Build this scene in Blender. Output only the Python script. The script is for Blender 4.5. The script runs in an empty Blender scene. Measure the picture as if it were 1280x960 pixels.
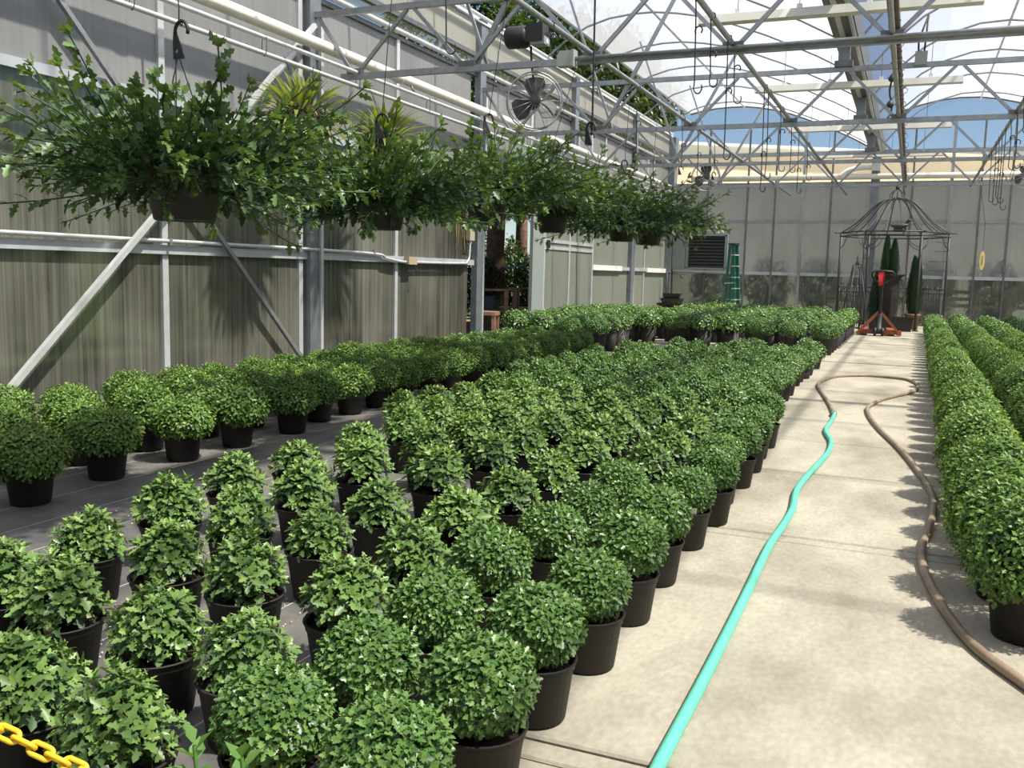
import bpy, math, random
import numpy as np
from mathutils import Matrix, Vector

random.seed(7)
rng = np.random.default_rng(7)
SC = bpy.context.scene
COL = SC.collection

# ------------------------------------------------------------------ camera
cam_d = bpy.data.cameras.new('camera')
cam = bpy.data.objects.new('camera', cam_d)
COL.objects.link(cam)
Rr = (0.9190050824960707, 0.3934467338084927, 0.025086370837949536)
Ru = (-0.07056766988110859, 0.10155949775691299, 0.9923234716476852)
Rf = (-0.38787866957844036, 0.9137206006601759, -0.12109831384154947)
cam.matrix_world = Matrix(((Rr[0], Ru[0], -Rf[0], 0), (Rr[1], Ru[1], -Rf[1], 0), (Rr[2], Ru[2], -Rf[2], 1.1), (0, 0, 0, 1)))
cam_d.sensor_fit = 'HORIZONTAL'
cam_d.sensor_width = 36.0
cam_d.lens = 1158.72 / 1280 * 36.0
cam_d.clip_start = 0.05
cam_d.clip_end = 500
SC.camera = cam

# ------------------------------------------------------------------ sky, sun, exposure
SUN_EL = math.radians(60)
SUN_DIR = Vector((-math.cos(SUN_EL) * 0.995, math.cos(SUN_EL) * 0.10, -math.sin(SUN_EL)))   # the way the light travels
W = bpy.data.worlds.new('sky')
SC.world = W
W.use_nodes = True
wn = W.node_tree.nodes
sky = wn.new('ShaderNodeTexSky')
sky.sky_type = 'NISHITA'
sky.sun_disc = False
sky.sun_elevation = SUN_EL
sky.sun_rotation = math.atan2(-SUN_DIR.x, -SUN_DIR.y)
sky.air_density = 0.9
sky.dust_density = 0.15
sky.ozone_density = 3.0
wn['Background'].inputs['Strength'].default_value = 0.105
W.node_tree.links.new(sky.outputs[0], wn['Background'].inputs['Color'])
sun_d = bpy.data.lights.new('sun', 'SUN')
sun_d.energy = 11.0
sun_d.color = (1.0, 0.945, 0.84)
sun_d.angle = math.radians(1.6)
sun = bpy.data.objects.new('sun', sun_d)
sun.rotation_euler = SUN_DIR.to_track_quat('-Z', 'Y').to_euler()
sun.location = (8, -2, 14)
COL.objects.link(sun)
SC.view_settings.view_transform = 'Standard'
SC.view_settings.look = 'None'
SC.view_settings.gamma = 1.0
SC.view_settings.use_curve_mapping = False
SC.view_settings.exposure = 0.12
SC.cycles.use_denoising = True
SC.cycles.max_bounces = 10
SC.cycles.diffuse_bounces = 4
SC.cycles.transparent_max_bounces = 24
SC.cycles.caustics_reflective = False
SC.cycles.caustics_refractive = False

# ------------------------------------------------------------------ materials
MATS = {}


def mat(name):
    m = bpy.data.materials.new(name)
    m.use_nodes = True
    MATS[name] = m
    nt = m.node_tree
    return m, nt, nt.nodes, nt.links, nt.nodes['Principled BSDF'], nt.nodes['Material Output']


def plain(name, col, rough=0.5, metal=0.0, spec=0.5, vary=0.0, vscale=8.0, bump=0.0):
    m, nt, n, l, b, o = mat(name)
    b.inputs['Roughness'].default_value = rough
    b.inputs['Metallic'].default_value = metal
    b.inputs['Specular IOR Level'].default_value = spec
    b.inputs['Base Color'].default_value = (*col, 1)
    if vary or bump:
        tc = n.new('ShaderNodeTexCoord')
        tx = n.new('ShaderNodeTexNoise')
        tx.inputs['Scale'].default_value = vscale
        tx.inputs['Detail'].default_value = 5
        l.new(tc.outputs['Object'], tx.inputs['Vector'])
        if vary:
            r = n.new('ShaderNodeMapRange')
            r.inputs[1].default_value = 0.3
            r.inputs[2].default_value = 0.7
            r.inputs[3].default_value = 1 - vary
            r.inputs[4].default_value = 1 + vary
            l.new(tx.outputs['Fac'], r.inputs[0])
            mx = n.new('ShaderNodeVectorMath')
            mx.operation = 'SCALE'
            mx.inputs[0].default_value = col
            l.new(r.outputs[0], mx.inputs['Scale'])
            l.new(mx.outputs[0], b.inputs['Base Color'])
        if bump:
            bp = n.new('ShaderNodeBump')
            bp.inputs['Strength'].default_value = bump
            bp.inputs['Distance'].default_value = 0.01
            l.new(tx.outputs['Fac'], bp.inputs['Height'])
            l.new(bp.outputs[0], b.inputs['Normal'])
    return m


def leafmat(name, dark, light, trans=0.3, rough=0.42, spec=0.45):
    m, nt, n, l, b, o = mat(name)
    at = n.new('ShaderNodeAttribute')
    at.attribute_name = 'tint'
    oi = n.new('ShaderNodeObjectInfo')
    gm = n.new('ShaderNodeNewGeometry')
    a1 = n.new('ShaderNodeMath'); a1.operation = 'MULTIPLY_ADD'
    l.new(oi.outputs['Random'], a1.inputs[0]); a1.inputs[1].default_value = 0.22
    l.new(at.outputs['Fac'], a1.inputs[2])
    a2 = n.new('ShaderNodeMath'); a2.operation = 'MULTIPLY_ADD'
    l.new(gm.outputs['Random Per Island'], a2.inputs[0]); a2.inputs[1].default_value = 0.3
    l.new(a1.outputs[0], a2.inputs[2])
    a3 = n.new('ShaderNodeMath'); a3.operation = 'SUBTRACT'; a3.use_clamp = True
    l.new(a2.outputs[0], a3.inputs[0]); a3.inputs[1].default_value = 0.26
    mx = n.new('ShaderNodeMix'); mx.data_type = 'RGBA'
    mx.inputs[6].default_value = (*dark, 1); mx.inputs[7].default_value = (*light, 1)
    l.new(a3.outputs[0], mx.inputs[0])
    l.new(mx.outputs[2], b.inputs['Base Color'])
    # shade between the leaves is painted in: tint below zero goes near-black
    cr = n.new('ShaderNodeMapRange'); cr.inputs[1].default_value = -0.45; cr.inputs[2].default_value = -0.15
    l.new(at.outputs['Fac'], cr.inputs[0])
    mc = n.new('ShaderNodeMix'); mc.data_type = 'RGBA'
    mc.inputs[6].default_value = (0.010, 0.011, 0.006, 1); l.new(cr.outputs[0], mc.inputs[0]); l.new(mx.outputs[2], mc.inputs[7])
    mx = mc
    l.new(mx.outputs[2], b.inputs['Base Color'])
    b.inputs['Roughness'].default_value = rough
    b.inputs['Specular IOR Level'].default_value = spec
    tr = n.new('ShaderNodeBsdfTranslucent')
    sc = n.new('ShaderNodeVectorMath'); sc.operation = 'MULTIPLY'
    l.new(mx.outputs[2], sc.inputs[0]); sc.inputs[1].default_value = (1.5, 1.35, 0.6)
    l.new(sc.outputs[0], tr.inputs['Color'])
    ms = n.new('ShaderNodeMixShader'); ms.inputs[0].default_value = trans
    l.new(b.outputs[0], ms.inputs[1]); l.new(tr.outputs[0], ms.inputs[2])
    l.new(ms.outputs[0], o.inputs['Surface'])
    return m


def poly(name, col, see=0.5, rough=0.35, transl=0.35, streak=0.5, tint=(0.8, 0.85, 0.8)):
    """ribbed greenhouse sheet: part milky (diffuse and translucent), part blurred see-through, with streaks of algae"""
    m, nt, n, l, b, o = mat(name)
    tc = n.new('ShaderNodeTexCoord')
    mp = n.new('ShaderNodeMapping')
    mp.inputs['Scale'].default_value = (17.0, 17.0, 0.20)
    l.new(tc.outputs['Object'], mp.inputs['Vector'])
    tx = n.new('ShaderNodeTexNoise'); tx.inputs['Scale'].default_value = 1.6; tx.inputs['Detail'].default_value = 6; tx.inputs['Roughness'].default_value = 0.7
    l.new(mp.outputs[0], tx.inputs['Vector'])
    mp2 = n.new('ShaderNodeMapping')
    mp2.inputs['Scale'].default_value = (0.8, 0.8, 0.5)
    l.new(tc.outputs['Object'], mp2.inputs['Vector'])
    tx2 = n.new('ShaderNodeTexNoise'); tx2.inputs['Scale'].default_value = 1.0; tx2.inputs['Detail'].default_value = 3
    l.new(mp2.outputs[0], tx2.inputs['Vector'])
    ad = n.new('ShaderNodeMath'); ad.operation = 'MULTIPLY_ADD'
    l.new(tx2.outputs['Fac'], ad.inputs[0]); ad.inputs[1].default_value = 1.1; l.new(tx.outputs['Fac'], ad.inputs[2])
    rp = n.new('ShaderNodeMapRange')
    rp.inputs[1].default_value = 0.72; rp.inputs[2].default_value = 1.42
    rp.inputs[3].default_value = 1 - streak; rp.inputs[4].default_value = 1 + streak
    l.new(ad.outputs[0], rp.inputs[0])
    sc = n.new('ShaderNodeVectorMath'); sc.operation = 'SCALE'
    sc.inputs[0].default_value = col
    l.new(rp.outputs[0], sc.inputs['Scale'])
    l.new(sc.outputs[0], b.inputs['Base Color'])
    b.inputs['Roughness'].default_value = 0.4
    tr = n.new('ShaderNodeBsdfTranslucent')
    l.new(sc.outputs[0], tr.inputs['Color'])
    m1 = n.new('ShaderNodeMixShader'); m1.inputs[0].default_value = transl
    l.new(b.outputs[0], m1.inputs[1]); l.new(tr.outputs[0], m1.inputs[2])
    rf = n.new('ShaderNodeBsdfRefraction')
    rf.inputs['IOR'].default_value = 1.25
    rf.inputs['Roughness'].default_value = rough
    rf.inputs['Color'].default_value = (*tint, 1)
    m2 = n.new('ShaderNodeMixShader'); m2.inputs[0].default_value = see
    l.new(m1.outputs[0], m2.inputs[1]); l.new(rf.outputs[0], m2.inputs[2])
    l.new(m2.outputs[0], o.inputs['Surface'])
    return m


def film(name, clear, col, tcol=(1, 1, 1), transl=0.7):
    m, nt, n, l, b, o = mat(name)
    b.inputs['Base Color'].default_value = (*col, 1)
    b.inputs['Roughness'].default_value = 0.35
    tr = n.new('ShaderNodeBsdfTranslucent'); tr.inputs['Color'].default_value = (*col, 1)
    m1 = n.new('ShaderNodeMixShader'); m1.inputs[0].default_value = transl
    l.new(b.outputs[0], m1.inputs[1]); l.new(tr.outputs[0], m1.inputs[2])
    tp = n.new('ShaderNodeBsdfTransparent'); tp.inputs['Color'].default_value = (*tcol, 1)
    m2 = n.new('ShaderNodeMixShader'); m2.inputs[0].default_value = clear
    l.new(m1.outputs[0], m2.inputs[1]); l.new(tp.outputs[0], m2.inputs[2])
    l.new(m2.outputs[0], o.inputs['Surface'])
    return m


def concrete_mat():
    m, nt, n, l, b, o = mat('concrete')
    tc = n.new('ShaderNodeTexCoord')
    mp = n.new('ShaderNodeMapping'); mp.inputs['Scale'].default_value = (1.0, 0.55, 1)
    l.new(tc.outputs['Object'], mp.inputs['Vector'])
    t1 = n.new('ShaderNodeTexNoise'); t1.inputs['Scale'].default_value = 1.6; t1.inputs['Detail'].default_value = 8; t1.inputs['Roughness'].default_value = 0.62
    t2 = n.new('ShaderNodeTexNoise'); t2.inputs['Scale'].default_value = 55; t2.inputs['Detail'].default_value = 4
    l.new(mp.outputs[0], t1.inputs['Vector']); l.new(mp.outputs[0], t2.inputs['Vector'])
    r1 = n.new('ShaderNodeValToRGB')
    r1.color_ramp.elements[0].position = 0.33; r1.color_ramp.elements[0].color = (0.235, 0.215, 0.165, 1)
    r1.color_ramp.elements[1].position = 0.58; r1.color_ramp.elements[1].color = (0.405, 0.372, 0.295, 1)
    l.new(t1.outputs['Fac'], r1.inputs[0])
    r2 = n.new('ShaderNodeMapRange'); r2.inputs[1].default_value = 0.3; r2.inputs[2].default_value = 0.7; r2.inputs[3].default_value = 0.88; r2.inputs[4].default_value = 1.1
    l.new(t2.outputs['Fac'], r2.inputs[0])
    sc = n.new('ShaderNodeVectorMath'); sc.operation = 'SCALE'
    l.new(r1.outputs[0], sc.inputs[0]); l.new(r2.outputs[0], sc.inputs['Scale'])
    l.new(sc.outputs[0], b.inputs['Base Color'])
    b.inputs['Roughness'].default_value = 0.85
    b.inputs['Specular IOR Level'].default_value = 0.2
    bp = n.new('ShaderNodeBump'); bp.inputs['Strength'].default_value = 0.25; bp.inputs['Distance'].default_value = 0.004
    l.new(t2.outputs['Fac'], bp.inputs['Height']); l.new(bp.outputs[0], b.inputs['Normal'])
    return m


def fabric_mat():
    m, nt, n, l, b, o = mat('weed_fabric')
    tc = n.new('ShaderNodeTexCoord')
    sx = n.new('ShaderNodeSeparateXYZ'); l.new(tc.outputs['Object'], sx.inputs[0])
    # pale stitched lines every 0.3 m, woven into the cloth
    md = n.new('ShaderNodeMath'); md.operation = 'PINGPONG'; md.inputs[1].default_value = 0.15
    l.new(sx.outputs['X'], md.inputs[0])
    lt = n.new('ShaderNodeMath'); lt.operation = 'LESS_THAN'; lt.inputs[1].default_value = 0.0032
    l.new(md.outputs[0], lt.inputs[0])
    t1 = n.new('ShaderNodeTexNoise'); t1.inputs['Scale'].default_value = 2.2; t1.inputs['Detail'].default_value = 7; t1.inputs['Roughness'].default_value = 0.65
    l.new(tc.outputs['Object'], t1.inputs['Vector'])
    r1 = n.new('ShaderNodeValToRGB')
    r1.color_ramp.elements[0].position = 0.36; r1.color_ramp.elements[0].color = (0.075, 0.075, 0.079, 1)
    r1.color_ramp.elements[1].position = 0.66; r1.color_ramp.elements[1].color = (0.20, 0.185, 0.16, 1)
    l.new(t1.outputs['Fac'], r1.inputs[0])
    wv = n.new('ShaderNodeTexWave'); wv.inputs['Scale'].default_value = 90; wv.bands_direction = 'DIAGONAL'
    l.new(tc.outputs['Object'], wv.inputs['Vector'])
    mx = n.new('ShaderNodeMix'); mx.data_type = 'RGBA'
    l.new(lt.outputs[0], mx.inputs[0]); l.new(r1.outputs[0], mx.inputs[6]); mx.inputs[7].default_value = (0.42, 0.39, 0.34, 1)
    l.new(mx.outputs[2], b.inputs['Base Color'])
    b.inputs['Roughness'].default_value = 0.55
    bp = n.new('ShaderNodeBump'); bp.inputs['Strength'].default_value = 0.2; bp.inputs['Distance'].default_value = 0.002
    l.new(wv.outputs['Fac'], bp.inputs['Height']); l.new(bp.outputs[0], b.inputs['Normal'])
    return m


concrete = concrete_mat()
fabric = fabric_mat()
M_galv = plain('galvanised_steel', (0.32, 0.335, 0.345), 0.38, 0.55, vary=0.15, vscale=14)
M_galv_dark = plain('weathered_steel', (0.15, 0.155, 0.16), 0.45, 0.5, vary=0.2, vscale=10)
M_post = plain('grey_post_steel', (0.20, 0.22, 0.235), 0.45, 0.4, vary=0.15, vscale=6)
M_alu = plain('aluminium_trim', (0.60, 0.615, 0.62), 0.35, 0.35, vary=0.08, vscale=10)
M_rail = plain('girt_metal', (0.50, 0.53, 0.55), 0.4, 0.3, vary=0.1, vscale=5)
M_cream = plain('cream_pipe', (0.80, 0.76, 0.66), 0.4, vary=0.06, vscale=4)
M_white = plain('white_paint', (0.78, 0.77, 0.72), 0.45)
M_trough = plain('pale_trough_metal', (0.66, 0.65, 0.58), 0.5, vary=0.08, vscale=3)
M_black = plain('black_plastic', (0.022, 0.021, 0.021), 0.5)
M_pot = plain('pot_plastic', (0.024, 0.021, 0.019), 0.58, spec=0.35, vary=0.25, vscale=10)
M_soil = plain('potting_soil', (0.035, 0.024, 0.016), 0.95, vary=0.4, vscale=60, bump=0.8)
M_wire = plain('dark_wire', (0.035, 0.036, 0.036), 0.5, 0.3)
M_iron = plain('dark_iron', (0.06, 0.063, 0.06), 0.55, 0.3, vary=0.2, vscale=8)
M_rust = plain('rusty_tube', (0.13, 0.10, 0.07), 0.7, vary=0.35, vscale=18)
M_stem = plain('green_stem', (0.14, 0.20, 0.06), 0.6)
M_bark = plain('bark', (0.16, 0.085, 0.055), 0.9, vary=0.4, vscale=12, bump=0.9)
M_wood = plain('weathered_timber', (0.30, 0.18, 0.115), 0.7, vary=0.25, vscale=12)
M_palewood = plain('pale_lumber', (0.62, 0.52, 0.36), 0.7, vary=0.12, vscale=6)
M_yellow = plain('yellow_plastic', (0.86, 0.52, 0.015), 0.42)
M_mint = plain('mint_hose', (0.11, 0.52, 0.37), 0.45, vary=0.06, vscale=20)
M_brownhose = plain('brown_hose', (0.27, 0.20, 0.135), 0.5, vary=0.25, vscale=9)
M_brass = plain('brass', (0.18, 0.35, 0.25), 0.4, 0.5)
M_orange = plain('orange_paint', (0.30, 0.085, 0.035), 0.55, vary=0.2, vscale=9)
M_red = plain('red_plastic', (0.62, 0.03, 0.035), 0.45)
M_lgreen = plain('ladder_green', (0.01, 0.12, 0.085), 0.45)
M_tag = plain('tag_white', (0.80, 0.78, 0.66), 0.5)
M_tagy = plain('tag_picture', (0.62, 0.50, 0.10), 0.5, vary=0.6, vscale=60)
M_grey = plain('grey_box', (0.36, 0.38, 0.35), 0.5)
M_greybox = plain('vent_box_grey', (0.27, 0.30, 0.28), 0.55)
M_fan = plain('fan_grey', (0.085, 0.09, 0.087), 0.55)
M_tan = plain('tan_switch', (0.42, 0.34, 0.24), 0.5)
M_terra = plain('terracotta_dark', (0.20, 0.10, 0.06), 0.8)
M_urn = plain('urn_dark', (0.020, 0.016, 0.013), 0.6, vary=0.4, vscale=7)
M_cyp = leafmat('cypress_green', (0.012, 0.04, 0.018), (0.03, 0.075, 0.03), 0.1, 0.6)
M_blue = plain('blue_rope', (0.18, 0.28, 0.62), 0.6)
M_cushion = plain('dark_blue_cloth', (0.06, 0.09, 0.12), 0.8)
M_grass = plain('lawn', (0.11, 0.17, 0.05), 0.9, vary=0.5, vscale=2.5)
M_mulch = plain('mulch', (0.20, 0.10, 0.06), 0.95, vary=0.4, vscale=14)
M_dry = plain('dry_vine', (0.30, 0.19, 0.06), 0.8)
L_ball = leafmat('mum_leaf_ball', (0.018, 0.075, 0.012), (0.19, 0.33, 0.08), 0.14, 0.38, 0.5)
L_loose = leafmat('mum_leaf_loose', (0.013, 0.052, 0.018), (0.24, 0.385, 0.095), 0.14, 0.40, 0.42)
L_bushy = leafmat('mum_leaf_bushy', (0.022, 0.085, 0.012), (0.24, 0.38, 0.075), 0.16, 0.42, 0.4)
L_basket = leafmat('basket_leaf', (0.022, 0.064, 0.024), (0.21, 0.33, 0.10), 0.20)
L_tree = leafmat('tree_leaf', (0.010, 0.028, 0.008), (0.085, 0.14, 0.025), 0.22)
L_hedge = leafmat('hedge_leaf', (0.02, 0.06, 0.012), (0.10, 0.17, 0.04), 0.2)
L_fern = leafmat('strap_leaf', (0.045, 0.085, 0.015), (0.34, 0.42, 0.08), 0.35)
L_weed = leafmat('weed_leaf', (0.10, 0.22, 0.05), (0.20, 0.38, 0.09), 0.3)
P_low = poly('sheet_low', (0.275, 0.27, 0.225), see=0.40, rough=0.16, transl=0.35, streak=0.95, tint=(0.70, 0.74, 0.62))
P_up = poly('sheet_up', (0.46, 0.455, 0.445), see=0.25, rough=0.35, transl=0.35, streak=0.22, tint=(0.72, 0.74, 0.74))
P_cream = poly('sheet_cream', (0.62, 0.60, 0.52), see=0.1, rough=0.5, transl=0.5, streak=0.06)
P_back = poly('sheet_back', (0.34, 0.37, 0.38), see=0.30, rough=0.10, transl=0.35, streak=0.15, tint=(0.80, 0.82, 0.82))
P_backlow = poly('sheet_back_low', (0.17, 0.185, 0.18), see=0.50, rough=0.13, transl=0.25, streak=0.3, tint=(0.52, 0.57, 0.54))
P_door = poly('sheet_door', (0.46, 0.48, 0.40), see=0.25, rough=0.4, transl=0.45, streak=0.12)
P_band = film('sheet_band', 0.80, (0.92, 0.86, 0.74), (1.0, 0.95, 0.86), transl=0.75)
F_roof = film('roof_film', 0.58, (0.74, 0.74, 0.79), (0.97, 0.98, 1.0), transl=0.8)
F_gable = film('gable_clear', 0.86, (0.8, 0.88, 0.95), (0.90, 0.96, 1.0), transl=0.8)

# ------------------------------------------------------------------ object helpers


def link(o, parent=None):
    COL.objects.link(o)
    if parent is not None:
        o.parent = parent
    return o


def tag(o, label=None, cat=None, group=None, kind=None):
    if label: o['label'] = label
    if cat: o['category'] = cat
    if group: o['group'] = group
    if kind: o['kind'] = kind
    return o


def empty(name, loc=(0, 0, 0), rz=0.0, label=None, cat=None, group=None, kind=None):
    o = bpy.data.objects.new(name, None)
    o.empty_display_size = 0.1
    o.location = loc
    o.rotation_euler = (0, 0, rz)
    link(o)
    return tag(o, label, cat, group, kind)


class MB:
    """collects shapes and links them as one mesh object"""
    def __init__(s):
        s.v = []; s.f = []; s.smooth = []; s.mi = []

    def add(s, verts, faces, smooth=False, mi=0):
        k = len(s.v)
        s.v.extend([tuple(p) for p in verts])
        s.f.extend([[i + k for i in f] for f in faces])
        s.smooth.extend([smooth] * len(faces)); s.mi.extend([mi] * len(faces))
        return s

    def box(s, x0, x1, y0, y1, z0, z1, mi=0):
        v = [(x, y, z) for z in (z0, z1) for y in (y0, y1) for x in (x0, x1)]
        return s.add(v, [(0, 2, 3, 1), (4, 5, 7, 6), (0, 1, 5, 4), (2, 6, 7, 3), (0, 4, 6, 2), (1, 3, 7, 5)], False, mi)

    def bar(s, a, b, w, h=None, up=(0, 0, 1), mi=0):
        h = h or w
        a = Vector(a); b = Vector(b); d = (b - a).normalized()
        u = Vector(up)
        if abs(d.dot(u)) > 0.98: u = Vector((0, 1, 0))
        x = d.cross(u).normalized(); y = x.cross(d).normalized()
        v = [p + x * sx * w / 2 + y * sy * h / 2 for p in (a, b) for sx, sy in ((-1, -1), (1, -1), (1, 1), (-1, 1))]
        return s.add(v, [(0, 3, 2, 1), (4, 5, 6, 7), (0, 1, 5, 4), (1, 2, 6, 5), (2, 3, 7, 6), (3, 0, 4, 7)], False, mi)

    def tube(s, pts, r, n=8, mi=0, caps=True, closed=False):
        pts = [Vector(p) for p in pts]
        m = len(pts)
        rr = r if hasattr(r, '__len__') else [r] * m
        rings = []
        prev = None
        for i, p in enumerate(pts):
            if closed: t = pts[(i + 1) % m] - pts[i - 1]
            else: t = pts[min(i + 1, m - 1)] - pts[max(i - 1, 0)]
            t.normalize()
            if prev is None:
                u = Vector((0, 0, 1)) if abs(t.z) < 0.9 else Vector((1, 0, 0))
                x = t.cross(u).normalized()
            else:
                x = (prev - t * prev.dot(t)).normalized()
            prev = x
            y = t.cross(x)
            rings.append([p + (x * math.cos(2 * math.pi * k / n) + y * math.sin(2 * math.pi * k / n)) * rr[i] for k in range(n)])
        v = [q for ring in rings for q in ring]
        f = []
        for i in range(m if closed else m - 1):
            j = (i + 1) % m
            for k in range(n):
                k2 = (k + 1) % n
                f.append((i * n + k, i * n + k2, j * n + k2, j * n + k))
        if caps and not closed:
            f.append(list(range(n))[::-1]); f.append([(m - 1) * n + k for k in range(n)])
        return s.add(v, f, True, mi)

    def lathe(s, prof, n=24, c=(0, 0, 0), mi=0, smooth=True):
        v = []
        for r, z in prof:
            for k in range(n):
                a = 2 * math.pi * k / n
                v.append((c[0] + r * math.cos(a), c[1] + r * math.sin(a), c[2] + z))
        f = []
        for i in range(len(prof) - 1):
            for k in range(n):
                k2 = (k + 1) % n
                f.append((i * n + k, i * n + k2, (i + 1) * n + k2, (i + 1) * n + k))
        return s.add(v, f, smooth, mi)

    def disc(s, r, z, n=24, c=(0, 0), mi=0):
        v = [(c[0] + r * math.cos(2 * math.pi * k / n), c[1] + r * math.sin(2 * math.pi * k / n), z) for k in range(n)]
        return s.add(v, [list(range(n))], False, mi)

    def mesh(s, name, mats):
        me = bpy.data.meshes.new(name)
        me.from_pydata(s.v, [], s.f)
        for m in (mats if isinstance(mats, (list, tuple)) else [mats]): me.materials.append(m)
        me.polygons.foreach_set('use_smooth', s.smooth)
        me.polygons.foreach_set('material_index', s.mi)
        me.update()
        return me

    def build(s, name, mats, parent=None, loc=None, kind=None, label=None):
        o = bpy.data.objects.new(name, s.mesh(name, mats))
        if loc is not None: o.location = loc
        link(o, parent)
        return tag(o, label, None, None, kind)


def inst(name, me, parent=None, loc=(0, 0, 0), rz=0.0, sc=1.0, M=None, kind=None):
    o = bpy.data.objects.new(name, me)
    if M is not None: o.matrix_basis = M
    else:
        o.location = loc; o.rotation_euler = (0, 0, rz)
        o.scale = (sc, sc, sc) if not hasattr(sc, '__len__') else sc
    link(o, parent)
    if kind: o['kind'] = kind
    return o


def copy_tree(o, parent=None):
    c = o.copy(); COL.objects.link(c)
    if parent is not None: c.parent = parent
    for ch in o.children: copy_tree(ch, c)
    return c


def smooth_path(pts, per=6):
    """Catmull-Rom through the points"""
    P = [Vector(p) for p in pts]
    P = [P[0] * 2 - P[1]] + P + [P[-1] * 2 - P[-2]]
    out = []
    for i in range(1, len(P) - 2):
        for k in range(per):
            t = k / per
            a, b, c, d = P[i - 1], P[i], P[i + 1], P[i + 2]
            out.append(0.5 * ((2 * b) + (c - a) * t + (2 * a - 5 * b + 4 * c - d) * t * t + (3 * b - 3 * c + d - a) * t ** 3))
    out.append(P[-2])
    return out


ORD = ['first', 'second', 'third', 'fourth', 'fifth', 'sixth', 'seventh', 'eighth', 'ninth', 'tenth', 'eleventh', 'twelfth', 'thirteenth', 'fourteenth',
       'fifteenth', 'sixteenth', 'seventeenth', 'eighteenth', 'nineteenth', 'twentieth', 'twenty-first', 'twenty-second', 'twenty-third', 'twenty-fourth', 'twenty-fifth', 'twenty-sixth',
       'twenty-seventh', 'twenty-eighth', 'twenty-ninth', 'thirtieth', 'thirty-first', 'thirty-second', 'thirty-third', 'thirty-fourth', 'thirty-fifth', 'thirty-sixth', 'thirty-seventh', 'thirty-eighth', 'thirty-ninth', 'fortieth', 'forty-first', 'forty-second', 'forty-third', 'forty-fourth', 'forty-fifth', 'forty-sixth', 'forty-seventh', 'forty-eighth']

# ------------------------------------------------------------------ setting: ground and floor
WX = -6.13          # left wall plane
BY = 25.0           # back wall plane
POSTS = [4.36, 8.6, 12.84, 17.05, 21.25, 25.0]

g = MB().box(-70, 60, -20, 110, -0.30, -0.06).build('ground', M_grass, kind='structure')
MB().box(-8, 40, 25.3, 75, -0.059, -0.02).build('trim_2', plain('bounce_ground', (0.55, 0.50, 0.42), 0.9, vary=0.1), kind='structure', label='pale ground sheet added behind the back wall to bounce light')  # pale sheet added to bounce warm light onto the building
mu = MB().box(-9.5, -6.3, 11, 24, -0.058, -0.03).build('trim_1', M_mulch, kind='structure', label='brown mulch bed outside the side opening')

floor = empty('floor', kind='structure')
MB().box(-6.3, 9, -3, 25.2, -0.25, -0.05).build('floor_base', plain('joint_dirt', (0.10, 0.085, 0.065), 0.95), floor, kind='structure')
ys = [-3.0, 0.4, 1.86, 1.95, 3.94, 4.04, 5.42, 6.52, 7.55, 8.60, 9.7, 10.8, 11.9, 13.2, 14.4, 15.6, 16.8, 18.0, 19.2, 20.5, 21.8, 23.2, 25.2]
gapw = 0.006
for a, b in zip(ys[:-1], ys[1:]):
    mb = MB()
    x0, x1 = -1.10, 4.4
    if a >= 12.5: x0 = -6.3
    z = 0.0 - (0.002 if b - a < 0.2 else 0)
    e = 0.006
    # bevelled slab
    X0, X1, Y0, Y1 = x0 + gapw, x1 - gapw, a + gapw, b - gapw
    v = [(X0, Y0, -0.06), (X1, Y0, -0.06), (X1, Y1, -0.06), (X0, Y1, -0.06), (X0, Y0, z - e), (X1, Y0, z - e), (X1, Y1, z - e), (X0, Y1, z - e),
         (X0 + e, Y0 + e, z), (X1 - e, Y0 + e, z), (X1 - e, Y1 - e, z), (X0 + e, Y1 - e, z)]
    mb.add(v, [(0, 3, 2, 1), (0, 1, 5, 4), (1, 2, 6, 5), (2, 3, 7, 6), (3, 0, 4, 7), (4, 5, 9, 8), (5, 6, 10, 9), (6, 7, 11, 10), (7, 4, 8, 11), (8, 9, 10, 11)])
    mb.build('concrete_slab', concrete, floor, kind='structure')
MB().box(4.4, 9, -3, 25.2, -0.06, -0.002).build('concrete_slab', concrete, floor, kind='structure')
# black woven ground cover left of the path
fb = MB()
nx, ny = 40, 80
vv = []
for j in range(ny + 1):
    for i in range(nx + 1):
        x = -6.1 + (5.03) * i / nx; y = -2.9 + 15.55 * j / ny
        vv.append((x, y, 0.0 + 0.004 * math.sin(x * 3.1 + y * 1.3) * math.sin(y * 2.3 - x) - 0.002))
ff = [(j * (nx + 1) + i, j * (nx + 1) + i + 1, (j + 1) * (nx + 1) + i + 1, (j + 1) * (nx + 1) + i) for j in range(ny) for i in range(nx)]
fb.add(vv, ff, True)
fb.build('ground_fabric', fabric, floor, kind='structure', label='black woven weed fabric with pale stitch lines')
MB().box(-6.1, -0.97, 15.6, 21.0, 0.001, 0.006).build('ground_fabric', fabric, floor, kind='structure', label='black woven weed fabric under the far block of pots')

# ------------------------------------------------------------------ setting: left wall
wl = empty('wall_left', kind='structure')
MULL = [0.1, 2.2, 4.30, 6.42, 8.42, 10.46, 12.62]


def panel(parent, p, x, y0, y1, z0, z1, t=0.008):
    return MB().box(x - t / 2, x + t / 2, y0, y1, z0, z1).build('wall_panel', p, parent, kind='structure')


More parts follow.
